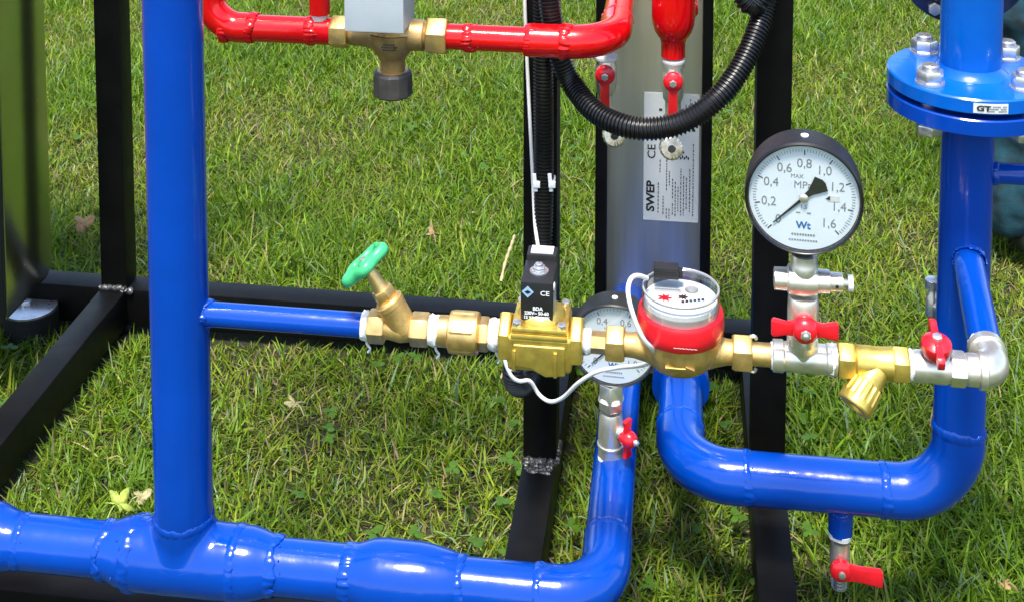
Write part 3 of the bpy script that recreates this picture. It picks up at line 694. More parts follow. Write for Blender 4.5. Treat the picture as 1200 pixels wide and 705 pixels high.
    part(dial, 'sticker_mark', MB().prism([(-.002 * s, -.001 * s), (.002 * s, -.0022 * s), (.002 * s, .0022 * s)], on + X * rad * .40 + Yv * rad * .03 + N * .0002, X, Yv, N, .0001), 'ink', smooth=False)
    part(t, 'glass', MB().lathe([(0, rad * .935), (.0004, rad * .935)], c - N * .0005 * s, N, 64), 'gauge_glass')
    part(t, 'stem', MB().lathe([(0, .0095 * s), (.010 * s, .0095 * s)], c - Yv * (rad * .985) - N * dep * .5 - EZ * .008 * s, EZ, 24), 'black_plastic')
    return t, c, N, X, Yv, dep
r1_ = 71.0 * mpp(941, VB)
G1 = gauge('pressure_gauge', 'large pressure gauge reading zero above the brass line, beside the right black post', 942, 233, VB - .016, r1_ * .985, 1.6, .2, R(0), R(-4))

def butterfly(t, hc, X, Yv, N, s=1.0, m='red_plastic'):
    han = part(t, 'handle', MB().lathe([(-.002, .0105 * s), (.004, .0125 * s), (.009, .0118 * s), (.013, .0090 * s), (.0145, .0055 * s)], hc, N, 36), m)
    for sg in (-1, 1):
        part(han, 'wing', MB().prism([(.006 * s, -.0065 * s), (.016 * s, -.0052 * s), (.028 * s, -.0080 * s), (.0300 * s, -.0060 * s), (.0300 * s, .0062 * s), (.028 * s, .0085 * s), (.016 * s, .0058 * s), (.006 * s, .0080 * s)], hc + N * .0020, X * sg, Yv, N, .0065 * s), m, bevel=.0014)
    part(han, 'nut', MB().hexa(hc + N * .0138, N, .0030, .0085 * s), 'zinc', bevel=.0005)
    part(han, 'stud', MB().lathe([(.016, .0026), (.0185, .0026), (.0190, .0018)], hc, N, 14), 'zinc')
    return han

def gauge_valve_1():
    base = ln(940); F = -EV
    t = thing('three_way_gauge_valve', 'nickel three way valve with red butterfly handle under the larger gauge', 'valve', base + EZ * .02)
    z = lambda py: at(940, py, VB)[2]
    part(t, 'lower_collar', MB().hexa(V3(base[0], base[1], z(410)), EZ, z(390) - z(410), .0262), 'nickel', bevel=.0008)
    part(t, 'lower_collar', MB().lathe([(0, .0118), (z(407) - z(422), .0118)], V3(base[0], base[1], z(422)), EZ, 28), 'nickel')
    part(t, 'body', MB().lathe([(0, .0115), (.002, .0132), (.012, .0140), (.024, .0140), (.034, .0136), (.036, .0125)], V3(base[0], base[1], z(391)), EZ, 32), 'nickel')
    cz_ = V3(base[0], base[1], z(328))
    part(t, 'cross_body', MB().lathe([(-.0265, .0075), (-.0260, .0098), (-.0150, .0100), (-.0135, .0128), (0, .0142), (.0115, .0125), (.0120, .0105), (.0225, .0102), (.0232, .0085), (.0340, .0082), (.0345, .006)], cz_, EU, 32), 'nickel')
    part(t, 'upper_neck', MB().lathe([(0, .0115), (.001, .0122), (.012, .0122), (.013, .0116), (z(297) - z(324), .0116)], V3(base[0], base[1], z(324)), EZ, 32), 'nickel')
    part(t, 'bleed_knob', MB().lathe([(.034, .0030), (.0385, .0030), (.0386, .0072), (.0430, .0074), (.0434, .006)], cz_, EU, 24), 'white_plastic')
    part(t, 'bleed_hole', MB().lathe([(0, .0016), (.0006, .0016)], cz_ + EU * .0285 + F * .0079, F, 12), 'ink')
    butterfly(t, V3(base[0], base[1], z(372)) + F * .0138, EU, EZ, F, .98)
    part(t, 'washer', MB().lathe([(0, .0090), (.004, .0090)], V3(base[0], base[1], z(372)) + F * .0105, F, 20), 'nickel')
gauge_valve_1()

V2 = 1.345
r2_ = 53 * mpp(720, V2)
G2 = gauge('pressure_gauge', 'smaller pressure gauge half hidden behind the brass line and water meter', 719, 405, V2 - .012, r2_, 1.0, .2, R(0), R(-2))
def gauge_valve_2():
    b = at(716, 500, V2); F = -EV; z = lambda py: at(716, py, V2)[2]; o = lambda py: V3(b[0], b[1], z(py)); k = mpp(716, V2)
    t = thing('small_gauge_valve', 'nickel ball valve with red butterfly handle under the smaller gauge', 'valve', o(545))
    part(t, 'socket', MB().lathe([(0, 14.5 * k), (z(530) - z(556), 14.5 * k)], o(556), EZ, 28), 'blue_paint')
    tp = MB().lathe([(0, 15.5 * k), (.003, 16.5 * k), (.005, 15 * k)], o(537), EZ, 28, rfun=lambda th, s: 1 + .05 * math.sin(5 * th)); part(t, 'sealing_tape', tp, 'ptfe')
    part(t, 'body', MB().lathe([(0, 13 * k), (.002, 15.5 * k), (.014, 16 * k), (.0145, 17 * k), (.0165, 17 * k), (.017, 15.5 * k), (.026, 16 * k), (.038, 15 * k), (.048, 14.5 * k), (.052, 13 * k)], o(535), EZ, 32), 'nickel')
    part(t, 'upper_neck', MB().hexa(o(477), EZ, z(446) - z(477), 28 * k), 'nickel', bevel=.0006)
    part(t, 'sealing_tape', MB().lathe([(0, 13 * k), (.002, 15.5 * k), (.006, 15 * k), (.007, 12 * k)], o(469), EZ, 28, rfun=lambda th, s: 1 + .05 * math.sin(4 * th)), 'ptfe')
    part(t, 'stem', MB().lathe([(.010, .0065), (.018, .0062), (.019, .004), (.030, .0035)], o(500), nrm(EU * .80 - EV * .6), 18), 'nickel')
    N = nrm(EU * .80 - EV * .6); X = EZ; Yv = np.cross(N, X)
    butterfly(t, o(502) + N * .0185, X, Yv, N, .70)
gauge_valve_2()

# ================================================================== right blue pipework
def right_pipe():
    C1 = at(797, 549, VU); C2 = at(1121, 584, VU); zc = .5 * (C1[2] + C2[2]); C1[2] = C2[2] = zc
    t = thing('blue_return_pipe', 'thick blue U-shaped pipe with right riser and flange', 'pipe', V3(C2[0], C2[1], 0))
    r = .0262; rb = .056; D = nrm(C2 - C1)
    part(t, 'elbow', MB().sweep(fillet([C1 + EV * .075, C1, C1 + D * .070], [rb], 16), r * 1.03, 40), 'blue_paint', angle=50)
    part(t, 'pipe', MB().sweep([C1 + EV * .0755, C1 + EV * (1.702 - C1 @ EV)], r * .98, 36), 'blue_paint', angle=50)
    part(t, 'port_collar', MB().lathe([(0, r * 1.3), (.02, r * 1.3), (.021, r * 1.1)], C1 + EV * .155, EV, 36), 'blue_paint')
    Lh = (C2 - C1) @ D
    part(t, 'pipe', MB().sweep([C1 + D * .0705, C1 + D * (Lh - .0755)], r, 40), 'blue_paint', angle=50)
    part(t, 'elbow', MB().sweep(fillet([C2 - D * .075, C2, C2 + EZ * .075], [rb + .006], 16), r * 1.03, 40), 'blue_paint', angle=50)
    fc = at(1137, 83, VU); ft = fc[2]
    part(t, 'riser', MB().sweep([C2 + EZ * .0755, V3(C2[0], C2[1], ft - .036)], r, 44), 'blue_paint', angle=50)
    for i, (o, ax) in enumerate(((C1 + D * .0702, D), (C1 + EV * .0752, EV), (C2 - D * .0752, D), (C2 + EZ * .0752, EZ))): weld(t, o, ax, r * 1.01, .0030, seed=60 + i)
    fl = V3(C2[0], C2[1], 0); K = mpp(1137, VU)
    Rf = 96.5 * K
    z1 = ft - .0150; z2 = z1 - .0055; z3 = z2 - .0170
    part(t, 'flange', MB().lathe([(z3, Rf * .97), (z3 + .0015, Rf), (z2 - .0012, Rf), (z2, Rf * .985)], fl, EZ, 96), 'blue_paint', angle=30)
    weld(t, fl + EZ * (z3 - .001), EZ, r, .003, seed=77)
    # blue stub from the riser forward to the nickel elbow
    s0 = V3(C2[0], C2[1], ZL); bq = (s0 - CT); base = CT + EV * ((C2 - CT) @ EV); base[2] = ZL
    a0 = CT + EV * .040
    sp = V3(C2[0], C2[1], at(1130, 306, VU - r)[2]) - EV * r * .6
    part(t, 'branch_pipe', MB().sweep([a0, sp], .0152, 32), 'blue_paint', angle=50)
    weld(t, sp - EV * .008, nrm(a0 - sp), .0165, .003, seed=78)
    so_ = V3(C2[0], C2[1], at(1165, 203, VU)[2])
    part(t, 'side_pipe', MB().sweep([so_ + EU * r * .8, so_ + EU * .20], .0108, 28), 'blue_paint', angle=50)
    weld(t, so_ + EU * (r + .001), EU, .0115, .002, seed=79)
    # drain stub under the U
    Dp = C1 + D * ((at(986, 568, VU) - C1) @ D); 
    part(t, 'drain_stub', MB().sweep([Dp - EZ * r * .8, V3(Dp[0], Dp[1], at(986, 623, VU)[2])], 15 * mpp(986, VU), 28), 'blue_paint', angle=50)
    weld(t, Dp - EZ * (r + .0005), EZ, .0135, .0018, seed=80)
    # flanged upper pipe
    t2 = thing('blue_flanged_pipe', 'lighter blue pipe bolted by its flange on top of the right riser', 'pipe', fl + EZ * z1)
    part(t2, 'flange', MB().lathe([(z1, Rf * .985), (z1 + .0012, Rf), (ft - .0015, Rf), (ft, Rf * .982)], fl, EZ, 96), 'light_blue_paint', angle=30)
    part(t2, 'gasket', MB().lathe([(z2 + .0001, Rf * .72), (z1 - .0001, Rf * .72)], fl, EZ, 64), 'rubber')
    rp = 36 * K
    part(t2, 'pipe', MB().sweep([fl + EZ * (ft + .0002), fl + EZ * 1.5], rp, 44), 'light_blue_paint', angle=50)
    part(t2, 'fillet', MB().lathe([(ft, rp + .007), (ft + .002, rp + .0045), (ft + .006, rp + .001), (ft + .009, rp * .99)], fl, EZ, 48), 'light_blue_paint', angle=60)
    # tag on the rim, wrapped round it
    tag_a = -EV * 1.0; mb = MB(); n = 14; vs = []
    for i in range(n + 1):
        th = math.atan2(tag_a[1], tag_a[0]) + (-.16 + .40 * i / n) * 1.0
        rd = V3(math.cos(th), math.sin(th), 0)
        for zz, off in ((z1 + .0022, .0003), (z1 + .0118, .0003), (z1 + .0118, .0007), (z1 + .0022, .0007)): vs.append(fl + rd * (Rf + off) + EZ * zz)
    fs = []
    for i in range(n):
        for q in range(4): fs.append((i * 4 + q, i * 4 + (q + 1) % 4, (i + 1) * 4 + (q + 1) % 4, (i + 1) * 4 + q))
    pl_ = part(t2, 'name_plate', mb.add(vs, fs), 'label_paper')
    th = math.atan2(tag_a[1], tag_a[0]) - .045; rd = V3(math.cos(th), math.sin(th), 0); tx = V3(-rd[1], rd[0], 0)
    text(pl_, 'print', 'GT', .0072, fl + rd * (Rf + .0012) + EZ * (z1 + .007), tx, EZ, 'ink', bold=.0003, stretch=1.35)
    mb = MB()
    q = random.Random(3)
    for i in range(9):
        th = math.atan2(tag_a[1], tag_a[0]) + .02 + i * .0235; rd = V3(math.cos(th), math.sin(th), 0); tx = V3(-rd[1], rd[0], 0)
        for zz in (.0048, .0070, .0092):
            if q.random() < .75: mb.box(fl + rd * (Rf + .0010) + EZ * (z1 + zz), (.0007 + q.random() * .0004, .0001, .0004), (tx, rd, EZ))
    part(pl_, 'fine_print', mb, 'grey_ink', smooth=False)
    # bolts at the four photographed places
    bc = .0765 * Rf / .0825 * .82
    a0_ = None
    for (px, py) in ((1079, 60), (1090, 97.5), (1184, 67), (1197, 103)):
        p = atz(px, py, ft); q_ = nrm((p - fl) * V3(1, 1, 0)); o = fl + q_ * Rf * .765
        bo = part(t2, 'bolt', MB().lathe([(z3 - .012, .0082), (ft + .018, .0082), (ft + .0195, .0070)], o, EZ, 20), 'zinc')
        part(bo, 'washer', MB().lathe([(ft + .0002, .0145), (ft + .0022, .0145)], o, EZ, 28), 'zinc')
        part(bo, 'nut', MB().hexa(o + EZ * (ft + .0022), EZ, .0120, .0235, phase=random.random()), 'zinc', bevel=.0006)
        part(bo, 'bolt_head', MB().hexa(o + EZ * (z3 - .0135), EZ, .0105, .0235, phase=random.random()), 'zinc', bevel=.0006)
        mb = MB()
        for i in range(5): mb.lathe([(ft + .0143 + i * .0009, .0082), (ft + .0146 + i * .0009, .0088), (ft + .0150 + i * .0009, .0082)], o, EZ, 20, caps=False)
        part(bo, 'thread', mb, 'zinc')
    return C2, D, Dp
C2, DU, DP = right_pipe()

def drain_valve():
    k = mpp(986, VU); z = lambda py: at(986, py - 12, VU)[2]; o = lambda py: V3(DP[0], DP[1], z(py))
    t = thing('small_drain_valve', 'small drain valve with red lever and hose tail below the blue U pipe', 'valve', o(697))
    part(t, 'sealing_tape', MB().lathe([(0, 12 * k), (.002, 14.5 * k), (.007, 15 * k), (.008, 13 * k)], o(641), EZ, 28, rfun=lambda th, s: 1 + .05 * math.sin(4 * th)), 'ptfe')
    part(t, 'body', MB().lathe([(0, 7 * k), (.003, 11 * k), (.014, 12.5 * k), (.024, 12.5 * k), (.034, 11.5 * k), (.038, 11 * k)], o(684), EZ, 28), 'nickel')
    F = -EV; hc = o(668) + F * .010
    lev = part(t, 'lever', MB().lathe([(0, 11 * k), (.003, 13.5 * k), (.008, 13 * k), (.011, 9 * k), (.0115, 5 * k)], hc, F, 28), 'red_plastic')
    part(lev, 'lever_arm', MB().prism([(.004, -.0085), (.016, -.0075), (.041, -.0120), (.0425, -.0105), (.0425, .0040), (.040, .0050), (.016, .0062), (.004, .0095)], hc + F * .0015 - EZ * .001, EU, EZ, F, .0075), 'red_plastic', bevel=.0018)
    part(lev, 'screw', MB().lathe([(.011, .0038), (.0135, .0038), (.0140, .0025)], hc, F, 16), 'zinc')
    pr_ = []
    for i in range(5): pr_ += [(-.0036 * i, .0078), (-.0036 * i - .0012, .0078), (-.0036 * i - .0014, .0052), (-.0036 * i - .0034, .0050)]
    part(t, 'hose_tail', MB().lathe(pr_, o(683), EZ, 24), 'zinc', angle=25)
drain_valve()

def bleed_cock():
    o = at(1093, 350, VU + .055); z = lambda py: at(1093, py, VU + .055)[2]
    t = thing('small_bleed_cock', 'small nickel bleed cock peeking out behind the left side of the right riser', 'valve', V3(o[0], o[1], z(395)))
    c = lambda py: V3(o[0], o[1], z(py))
    part(t, 'body', MB().lathe([(0, .0055), (.004, .0075), (.024, .0070), (.026, .0055), (.034, .0050)], c(372), EZ, 20), 'nickel')
    part(t, 'cap', MB().lathe([(0, .006), (.001, .0085), (.010, .0085), (.011, .007)], c(338), EZ, 20), 'zinc')
    part(t, 'lever', MB().box(c(380) - EV * .004, (.0045, .0030, .013)), 'red_plastic', bevel=.0012)
    part(t, 'side_port', MB().sweep([c(356), c(356) + EU * .024 - EV * .03], .0055, 16), 'nickel')
bleed_cock()

def pump_flange():
    c = at(1126, -52, VU + .14); k = mpp(1126, VU + .14)
    t = thing('navy_round_flange', 'dark navy round flange at the top edge behind the lighter blue pipe', 'flange', c)
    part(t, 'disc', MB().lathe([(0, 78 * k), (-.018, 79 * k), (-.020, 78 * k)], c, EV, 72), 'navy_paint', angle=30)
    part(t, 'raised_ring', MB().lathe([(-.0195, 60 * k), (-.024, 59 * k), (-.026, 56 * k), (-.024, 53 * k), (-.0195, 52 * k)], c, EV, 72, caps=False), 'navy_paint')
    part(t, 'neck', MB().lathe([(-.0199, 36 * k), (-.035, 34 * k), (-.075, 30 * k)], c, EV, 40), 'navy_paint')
    for i in range(8):
        th = 2 * math.pi * (i + .35) / 8; p = c - EV * .0205 + (EU * math.cos(th) + EZ * math.sin(th)) * 68 * k
        part(t, 'bolt_head', MB().hexa(p, -EV, .006, .013), 'zinc', bevel=.0005)
pump_flange()

# ================================================================== heat exchanger
def exchanger():
    k = mpp(766, VH); zl = at(766, 437, VH)[2]; zt = .80
    uL = uv(at(697.5, 250, VH))[0]; uR = uv(at(833, 250, VH))[0]; fL = uv(at(711.5, 250, VH))[0]; fR = uv(at(820.5, 250, VH))[0]
    t = thing('plate_heat_exchanger', 'upright plate heat exchanger with brushed steel front and black edges behind the meter', 'heat exchanger', fr((uL + uR) / 2, VH, zl))
    def bx(name, u0, u1, v0, v1, z0, z1, m, bev=.0015): return part(t, name, MB().box(fr((u0 + u1) / 2, (v0 + v1) / 2, (z0 + z1) / 2), ((u1 - u0) / 2, (v1 - v0) / 2, (z1 - z0) / 2)), m, bevel=bev)
    bx('plate_pack', fL + .001, fR - .001, VH + .003, VH + .10, zl + .004, zt - .004, 'stainless')
    fp = bx('front_plate', fL - .0005, fR + .0005, VH, VH + .0028, zl, zt, 'stainless', .0006)
    bx('edge_strip', uL, fL - .0008, VH - .006, VH + .10, zl - .004, zt, 'black_paint')
    bx('edge_strip', fR + .0008, uR, VH - .006, VH + .10, zl - .004, zt, 'black_paint')
    bx('foot_bracket', uL + .02, uR - .02, VH + .02, vrb - .001, zl - .012, zl - .0045, 'black_paint', .001)
    # label: turned a quarter so its text runs up the plate
    a = at(755, 108, VH - .0002); b = at(818, 262, VH - .0002)
    u0, u1 = uv(a)[0], uv(b)[0]; z1, z0 = a[2], b[2] + .001
    lp = part(fp, 'rating_label', MB().box(fr((u0 + u1) / 2, VH - .0003, (z0 + z1) / 2), ((u1 - u0) / 2, .0003, (z1 - z0) / 2)), 'label_paper', bevel=.0)
    vv = VH - .0009; wu = u1 - u0; hz = z1 - z0
    def lab(x, y): return fr(u0 + wu * x, vv, z0 + hz * y)       # x across, y up
    text(lp, 'print', 'SWEP', .0145, lab(.135, .19), EZ, -EU, 'ink', bold=.0005, stretch=1.15)
    text(lp, 'print', 'CE', .0150, lab(.15, .54), EZ, -EU, 'ink', bold=.0001, stretch=1.1)
    part(lp, 'round_mark', MB().lathe([(0, .0045), (.0001, .0045)], lab(.16, .66), -EV, 20), 'grey_ink', smooth=False)
    q = random.Random(5); mb = MB()
    for x, ya, yb in ((.27, .06, .30), (.42, .24, .52), (.47, .28, .40), (.53, .05, .12), (.58, .04, .30), (.63, .08, .26), (.68, .05, .42), (.73, .05, .36), (.78, .10, .34), (.90, .05, .62), (.42, .02, .08), (.47, .02, .10), (.30, .38, .46), (.36, .05, .20), (.84, .08, .40), (.53, .18, .33), (.52, .66, .76), (.60, .70, .84), (.76, .72, .90), (.84, .80, .95)):
        y = ya
        while y < yb:
            d_ = .008 + q.random() * .02
            mb.box(lab(x, y + d_ / 2), (.0006, .0001, hz * d_ * .40)); y += d_ + .006
    part(lp, 'fine_print', mb, 'ink', smooth=False)
    mb = MB()
    for i in range(7): mb.box(lab(.60 + i * .035, .50 + .012 * (i % 2)), (.0009, .0001, .0016))
    for i in range(3): mb.box(lab(.64 + i * .04, .545), (.0009, .0001, .0013))
    for (x, y) in ((.30, .87), (.66, .87), (.52, .80), (.44, .77), (.66, .78), (.90, .72), (.56, .91), (.40, .83)): mb.box(lab(x, y), (.0020, .0001, .0016))
    part(lp, 'stamped_numbers', mb, 'ink', smooth=False)
exchanger()

# ---------------- two drain valves hanging from the red pipes in front of the exchanger
def hx_valve(label, top, hub, tip, cap, v, group=None):
    k = mpp(hub[0], v); o = at(hub[0], hub[1], v); F = -EV
    z = lambda py: at(hub[0], py, v)[2]; c = lambda py: V3(o[0], o[1], z(py))
    t = thing('red_lever_valve', label, 'valve', c(cap[1] + 12))
    part(t, 'sealing_tape', MB().lathe([(0, 13 * k), (.002, 14.2 * k), (.005, 14 * k), (.006, 12 * k)], c(top + 4), EZ, 28), 'ptfe')
    part(t, 'body', MB().lathe([(0, 9 * k), (.004, 12 * k), (.012, 13 * k), (.022, 14 * k), (.034, 13 * k), (.042, 11 * k), (.0425, 14 * k), (z(top + 3) - z(hub[1] + 28), 14 * k)], c(hub[1] + 28), EZ, 28), 'nickel')
    part(t, 'tail', MB().sweep(catmull([c(hub[1] + 26), c(hub[1] + 45), at(cap[0] - 2, cap[1] - 14, v), at(cap[0], cap[1], v - .004)], .004), 9.5 * k, 20), 'nickel')
    hc = c(hub[1]) + F * .0115
    lv = part(t, 'lever', MB().lathe([(0, 10 * k), (.002, 12 * k), (.006, 11.5 * k), (.009, 8 * k), (.0095, 4 * k)], hc, F, 28), 'red_plastic')
    L = z(hub[1]) - z(tip)
    part(lv, 'lever_arm', MB().prism([(-6 * k, 0), (-5.2 * k, -L * .4), (-5.8 * k, -L * .93), (-4 * k, -L), (4 * k, -L), (5.8 * k, -L * .93), (5.2 * k, -L * .4), (6 * k, 0)], hc + F * .001, EU, EZ, F, .006), 'red_plastic', bevel=.0012)
    part(lv, 'nut', MB().hexa(hc + F * .009, F, .0025, .0078), 'zinc', bevel=.0004)
    d = nrm(-EV * .93 + EZ * .22 + EU * .12); cc = at(cap[0], cap[1], v - .010)
    part(t, 'cap_hole', MB().lathe([(0, 4.2 * k), (.0006, 4.2 * k)], cc + d * .0022, d, 18), 'ink')
    part(t, 'knurled_cap', MB().lathe([(-.012, 12 * k), (-.011, 14 * k), (.001, 14 * k), (.002, 12 * k), (.0022, 5 * k), (-.002, 3.5 * k)], cc, d, 72, rfun=lambda th, s: 1 + (.025 if s < .0015 else 0) * (1 if math.cos(18 * th) > 0 else -1)), 'brass_nickel', angle=25)
hx_valve('red lever valve below the red elbow, nearer the corrugated post conduit', 66, (710, 83), 126, (720, 159), 1.50)
hx_valve('red lever valve below the red capped vessel, in front of the white label', 70, (789, 91), 134, (787, 174), 1.50)

# ================================================================== red pipework and mixing valve
def rpt(px): # axis of the red line
    a = at(340, 32.6, VC); b = at(560, 47, VC); z_ = .5 * (a[2] + b[2]); a[2] = b[2] = z_; d = nrm(b - a)
    lo, hi = -.6, 1.0
    for _ in range(50):
        m_ = .5 * (lo + hi)
        if proj(a + d * m_)[0] < px: lo = m_
        else: hi = m_
    return a + d * lo
RD = nrm(rpt(560) - rpt(340))
def red_left():
    t = thing('red_pipe', 'glossy red pipe with elbow left of the bronze mixing valve', 'pipe', rpt(320))
    cor = rpt(246); r = .0152
    part(t, 'elbow', MB().sweep(fillet([cor + EZ * .08, cor, rpt(296)], [.036], 16), r * 1.12, 36), 'red_paint', angle=50)
    part(t, 'riser', MB().sweep([cor + EZ * .0805, cor + EZ * .9], r, 32), 'red_paint', angle=50)
    part(t, 'pipe', MB().sweep([rpt(296.3), rpt(392)], r, 36), 'red_paint', angle=50)
    for i, px in enumerate((265, 296, 364)): weld(t, rpt(px), RD, r * (1.1 if px < 300 else 1.0), .0036, 'red_paint', .5, seed=90 + i)
    b = rpt(375); part(t, 'branch', MB().sweep([b + EZ * (r + .005), b + EZ * .9], .0118, 28), 'red_paint', angle=50)
    part(t, 'branch_tape', MB().lathe([(r - .002, .009), (r + .004, .0095), (r + .0048, .0085)], b, EZ, 24), 'ptfe')
red_left()
def red_right():
    t = thing('red_pipe', 'glossy red pipe with elbow turning back above the corrugated loop', 'pipe', rpt(600))
    r = .0142; cor = rpt(719)
    part(t, 'pipe', MB().sweep([rpt(521), rpt(622)], r, 36), 'red_paint', angle=50)
    part(t, 'elbow', MB().sweep(fillet([rpt(622.4), cor, cor + EV * .08], [.050], 16), r * 1.30, 40), 'red_paint', angle=50)
    part(t, 'pipe', MB().sweep([cor + EV * .0805, cor + EV * (VH + .001 - cor @ EV)], r * 1.22, 36), 'red_paint', angle=50)
    for i, (px, rr) in enumerate(((549, r), (621, r * 1.15), (662, r * 1.30))): weld(t, rpt(px), RD, rr, .0040, 'red_paint', .55, seed=100 + i)
    weld(t, cor + EV * .080, EV, r * 1.26, .003, 'red_paint', .5, seed=110)
red_right()
def red_vessel():
    v = 1.50; k = mpp(789, v); o = at(789, 40, v); z = lambda py: at(789, py, v)[2]
    t = thing('red_capped_pipe', 'upright red capped pipe with short nozzle above the label', 'pipe', V3(o[0], o[1], z(66)))
    c0 = V3(o[0], o[1], 0)
    part(t, 'vessel', MB().lathe([(z(46), 15 * k), (z(43), 18 * k), (z(37), 22 * k), (z(28), 25 * k), (z(18), 26 * k), (z(0), 26 * k), (1.4, 26 * k)], c0, EZ, 44), 'red_paint', angle=50)
    part(t, 'nozzle', MB().lathe([(z(66), 14.5 * k), (z(45), 14.5 * k)], c0, EZ, 36), 'red_paint')
    weld(t, c0 + EZ * z(45), EZ, 15 * k, .0018, 'red_paint', seed=120)
    e = V3(o[0], o[1], z(14)); part(t, 'side_outlet', MB().sweep([e, e + EV * (VH + .001 - e @ EV)], 20 * k, 32), 'red_paint', angle=50)
    bo = e + EU * 20 * k + EV * .02; part(t, 'side_boss', MB().lathe([(0, 12 * k), (.006, 12 * k), (.009, 8 * k)], bo, EU, 24), 'red_paint')
red_vessel()
def mixing_valve():
    c = rpt(460); k = mpp(460, VC); F = -EV
    t = thing('three_way_mixing_valve', 'bronze three way mixing valve with grey actuator and open black union at its bottom', 'valve', c)
    def lp(pairs): return [((rpt(a) - c) @ RD, b) for a, b in pairs]
    part(t, 'union_nut', MB().hexa(rpt(389), RD, (rpt(409) - rpt(389)) @ RD, 35 * k, phase=R(0)), 'brass', bevel=.0006)
    part(t, 'union_nut', MB().hexa(rpt(501), RD, (rpt(525) - rpt(501)) @ RD, 40 * k, phase=R(8)), 'brass', bevel=.0006)
    part(t, 'body', MB().lathe(lp([(404, 12 * k), (411, 13.5 * k), (412, 15 * k), (420, 15.5 * k), (432, 17 * k), (445, 21 * k), (460, 23 * k), (475, 21 * k), (486, 18.5 * k), (497, 18.5 * k), (498, 16 * k), (504, 15 * k)]), c, RD, 40), 'bronze', angle=60)
    part(t, 'belly', MB().lathe([(.004, 30 * k), (-.008, 28 * k), (-.018, 23 * k), (-.026, 17 * k), (-.030, 15 * k), (-.046, 15 * k)], c, EZ, 40), 'bronze', angle=60)
    part(t, 'bottom_nut', MB().lathe([(-.041, 17 * k), (-.0418, 21 * k), (-.045, 23.5 * k), (-.052, 24 * k), (-.068, 24 * k), (-.070, 22 * k), (-.070, 16 * k), (-.060, 15 * k)], c, EZ, 12, caps=False), 'old_bronze', angle=20)
    part(t, 'bottom_ring', MB().lathe([(-.0405, 15.2 * k), (-.041, 18.5 * k), (-.0432, 19 * k), (-.0436, 15.2 * k)], c, EZ, 36), 'bronze')
    part(t, 'tail_piece', MB().lathe([(-.036, 13 * k), (-.066, 13 * k)], c, EZ, 28), 'bronze')
    part(t, 'bonnet', MB().lathe([(.004, 25 * k), (.016, 24 * k), (.020, 20 * k)], c, EZ, 32), 'bronze')
    w = 35.5 * k; zb = .0150
    bx = c + EZ * (zb + .055) + F * .012 - EU * 12 * k
    act = part(t, 'actuator', MB().box(bx, (w, .030, .055)), 'grey_enclosure', bevel=.0018)
    part(act, 'actuator_lid', MB().box(bx + EZ * .0565, (w * .98, .0294, .0012)), 'grey_enclosure', bevel=.0005)
    p = c + F * 30.2 * k * .93 - EZ * .006
    mb = MB(); q = random.Random(9)
    for row, n_ in enumerate((5, 7, 6)):
        for i in range(n_): mb.box(c + F * (28.3 * k - .0008 * row) - EZ * (.0035 + .0032 * row) + EU * (.0026 * (i - n_ / 2) + .003), (.0009, .0009, .0007))
    part(t, 'cast_lettering', mb, 'old_bronze', smooth=False)
mixing_valve()

# ================================================================== conduits and cables
def corrugated(name, label, pts, r, pitch=.0042):
    path = catmull([at(a, b, v) for a, b, v in pts], pitch / 4)
    rad = [r + (0.0009, 0.0009, -0.0011, -0.0011)[i % 4] for i in range(len(path))]
    return solo(name, MB().sweep(path, rad, 18), 'conduit_plastic', label, 'conduit', angle=25)
corrugated('corrugated_conduit', 'straight black corrugated conduit strapped down the middle post', [(633, -420, 1.479), (634, -150, 1.479), (636, 0, 1.479), (637, 120, 1.479), (637, 230, 1.479), (634, 300, 1.465), (622, 360, 1.41), (607, 405, 1.37), (601, 432, 1.36), (604, 449, 1.375), (614, 450, 1.405), (627, 430, 1.44), (638, 400, 1.470), (640, 380, 1.478)], .0108)
corrugated('corrugated_conduit', 'black corrugated conduit hanging in a U loop across the heat exchanger', [(628, -260, 1.456), (636, -120, 1.456), (642, -20, 1.454), (647, 25, 1.454), (655, 65, 1.454), (670, 98, 1.45), (697, 131, 1.42), (733, 148, 1.40), (768, 151, 1.395), (803, 142, 1.395), (838, 118, 1.40), (866, 83, 1.42), (886, 40, 1.445), (897, 0, 1.465), (905, -80, 1.476), (905, -220, 1.478)], .0116)
corrugated('corrugated_conduit', 'short black corrugated conduit end at the top left of the right post', [(858, -120, 1.47), (862, -50, 1.46), (867, -18, 1.455), (876, 2, 1.45), (886, 4, 1.45), (893, -20, 1.455), (896, -90, 1.45)], .0125)
cab = catmull([at(a, b, v) for a, b, v in [(611, -420, 1.487), (613, -150, 1.487), (615, 0, 1.488), (619, 100, 1.487), (624, 200, 1.482), (627, 262, 1.47), (632, 310, 1.44), (622, 360, 1.38), (600, 395, 1.352), (591, 415, 1.342), (598, 438, 1.34), (608, 446, 1.345), (621, 446, 1.355), (632, 462, 1.36), (645, 470, 1.345), (660, 465, 1.33), (678, 448, 1.31), (700, 435, 1.295), (725, 430, 1.28), (748, 428, 1.25), (762, 424, 1.21), (767, 416, 1.165), (764, 408, 1.132), (755, 398, 1.122), (746, 380, 1.121), (738, 355, 1.124), (736, 338, 1.13), (740, 326, 1.145), (748, 323, 1.155), (758, 326, 1.168)]], .004)
solo('signal_cable', MB().sweep(cab, .00215, 10), 'white_cable', 'thin white cable from the water meter sensor up the middle post', 'cable', angle=60)
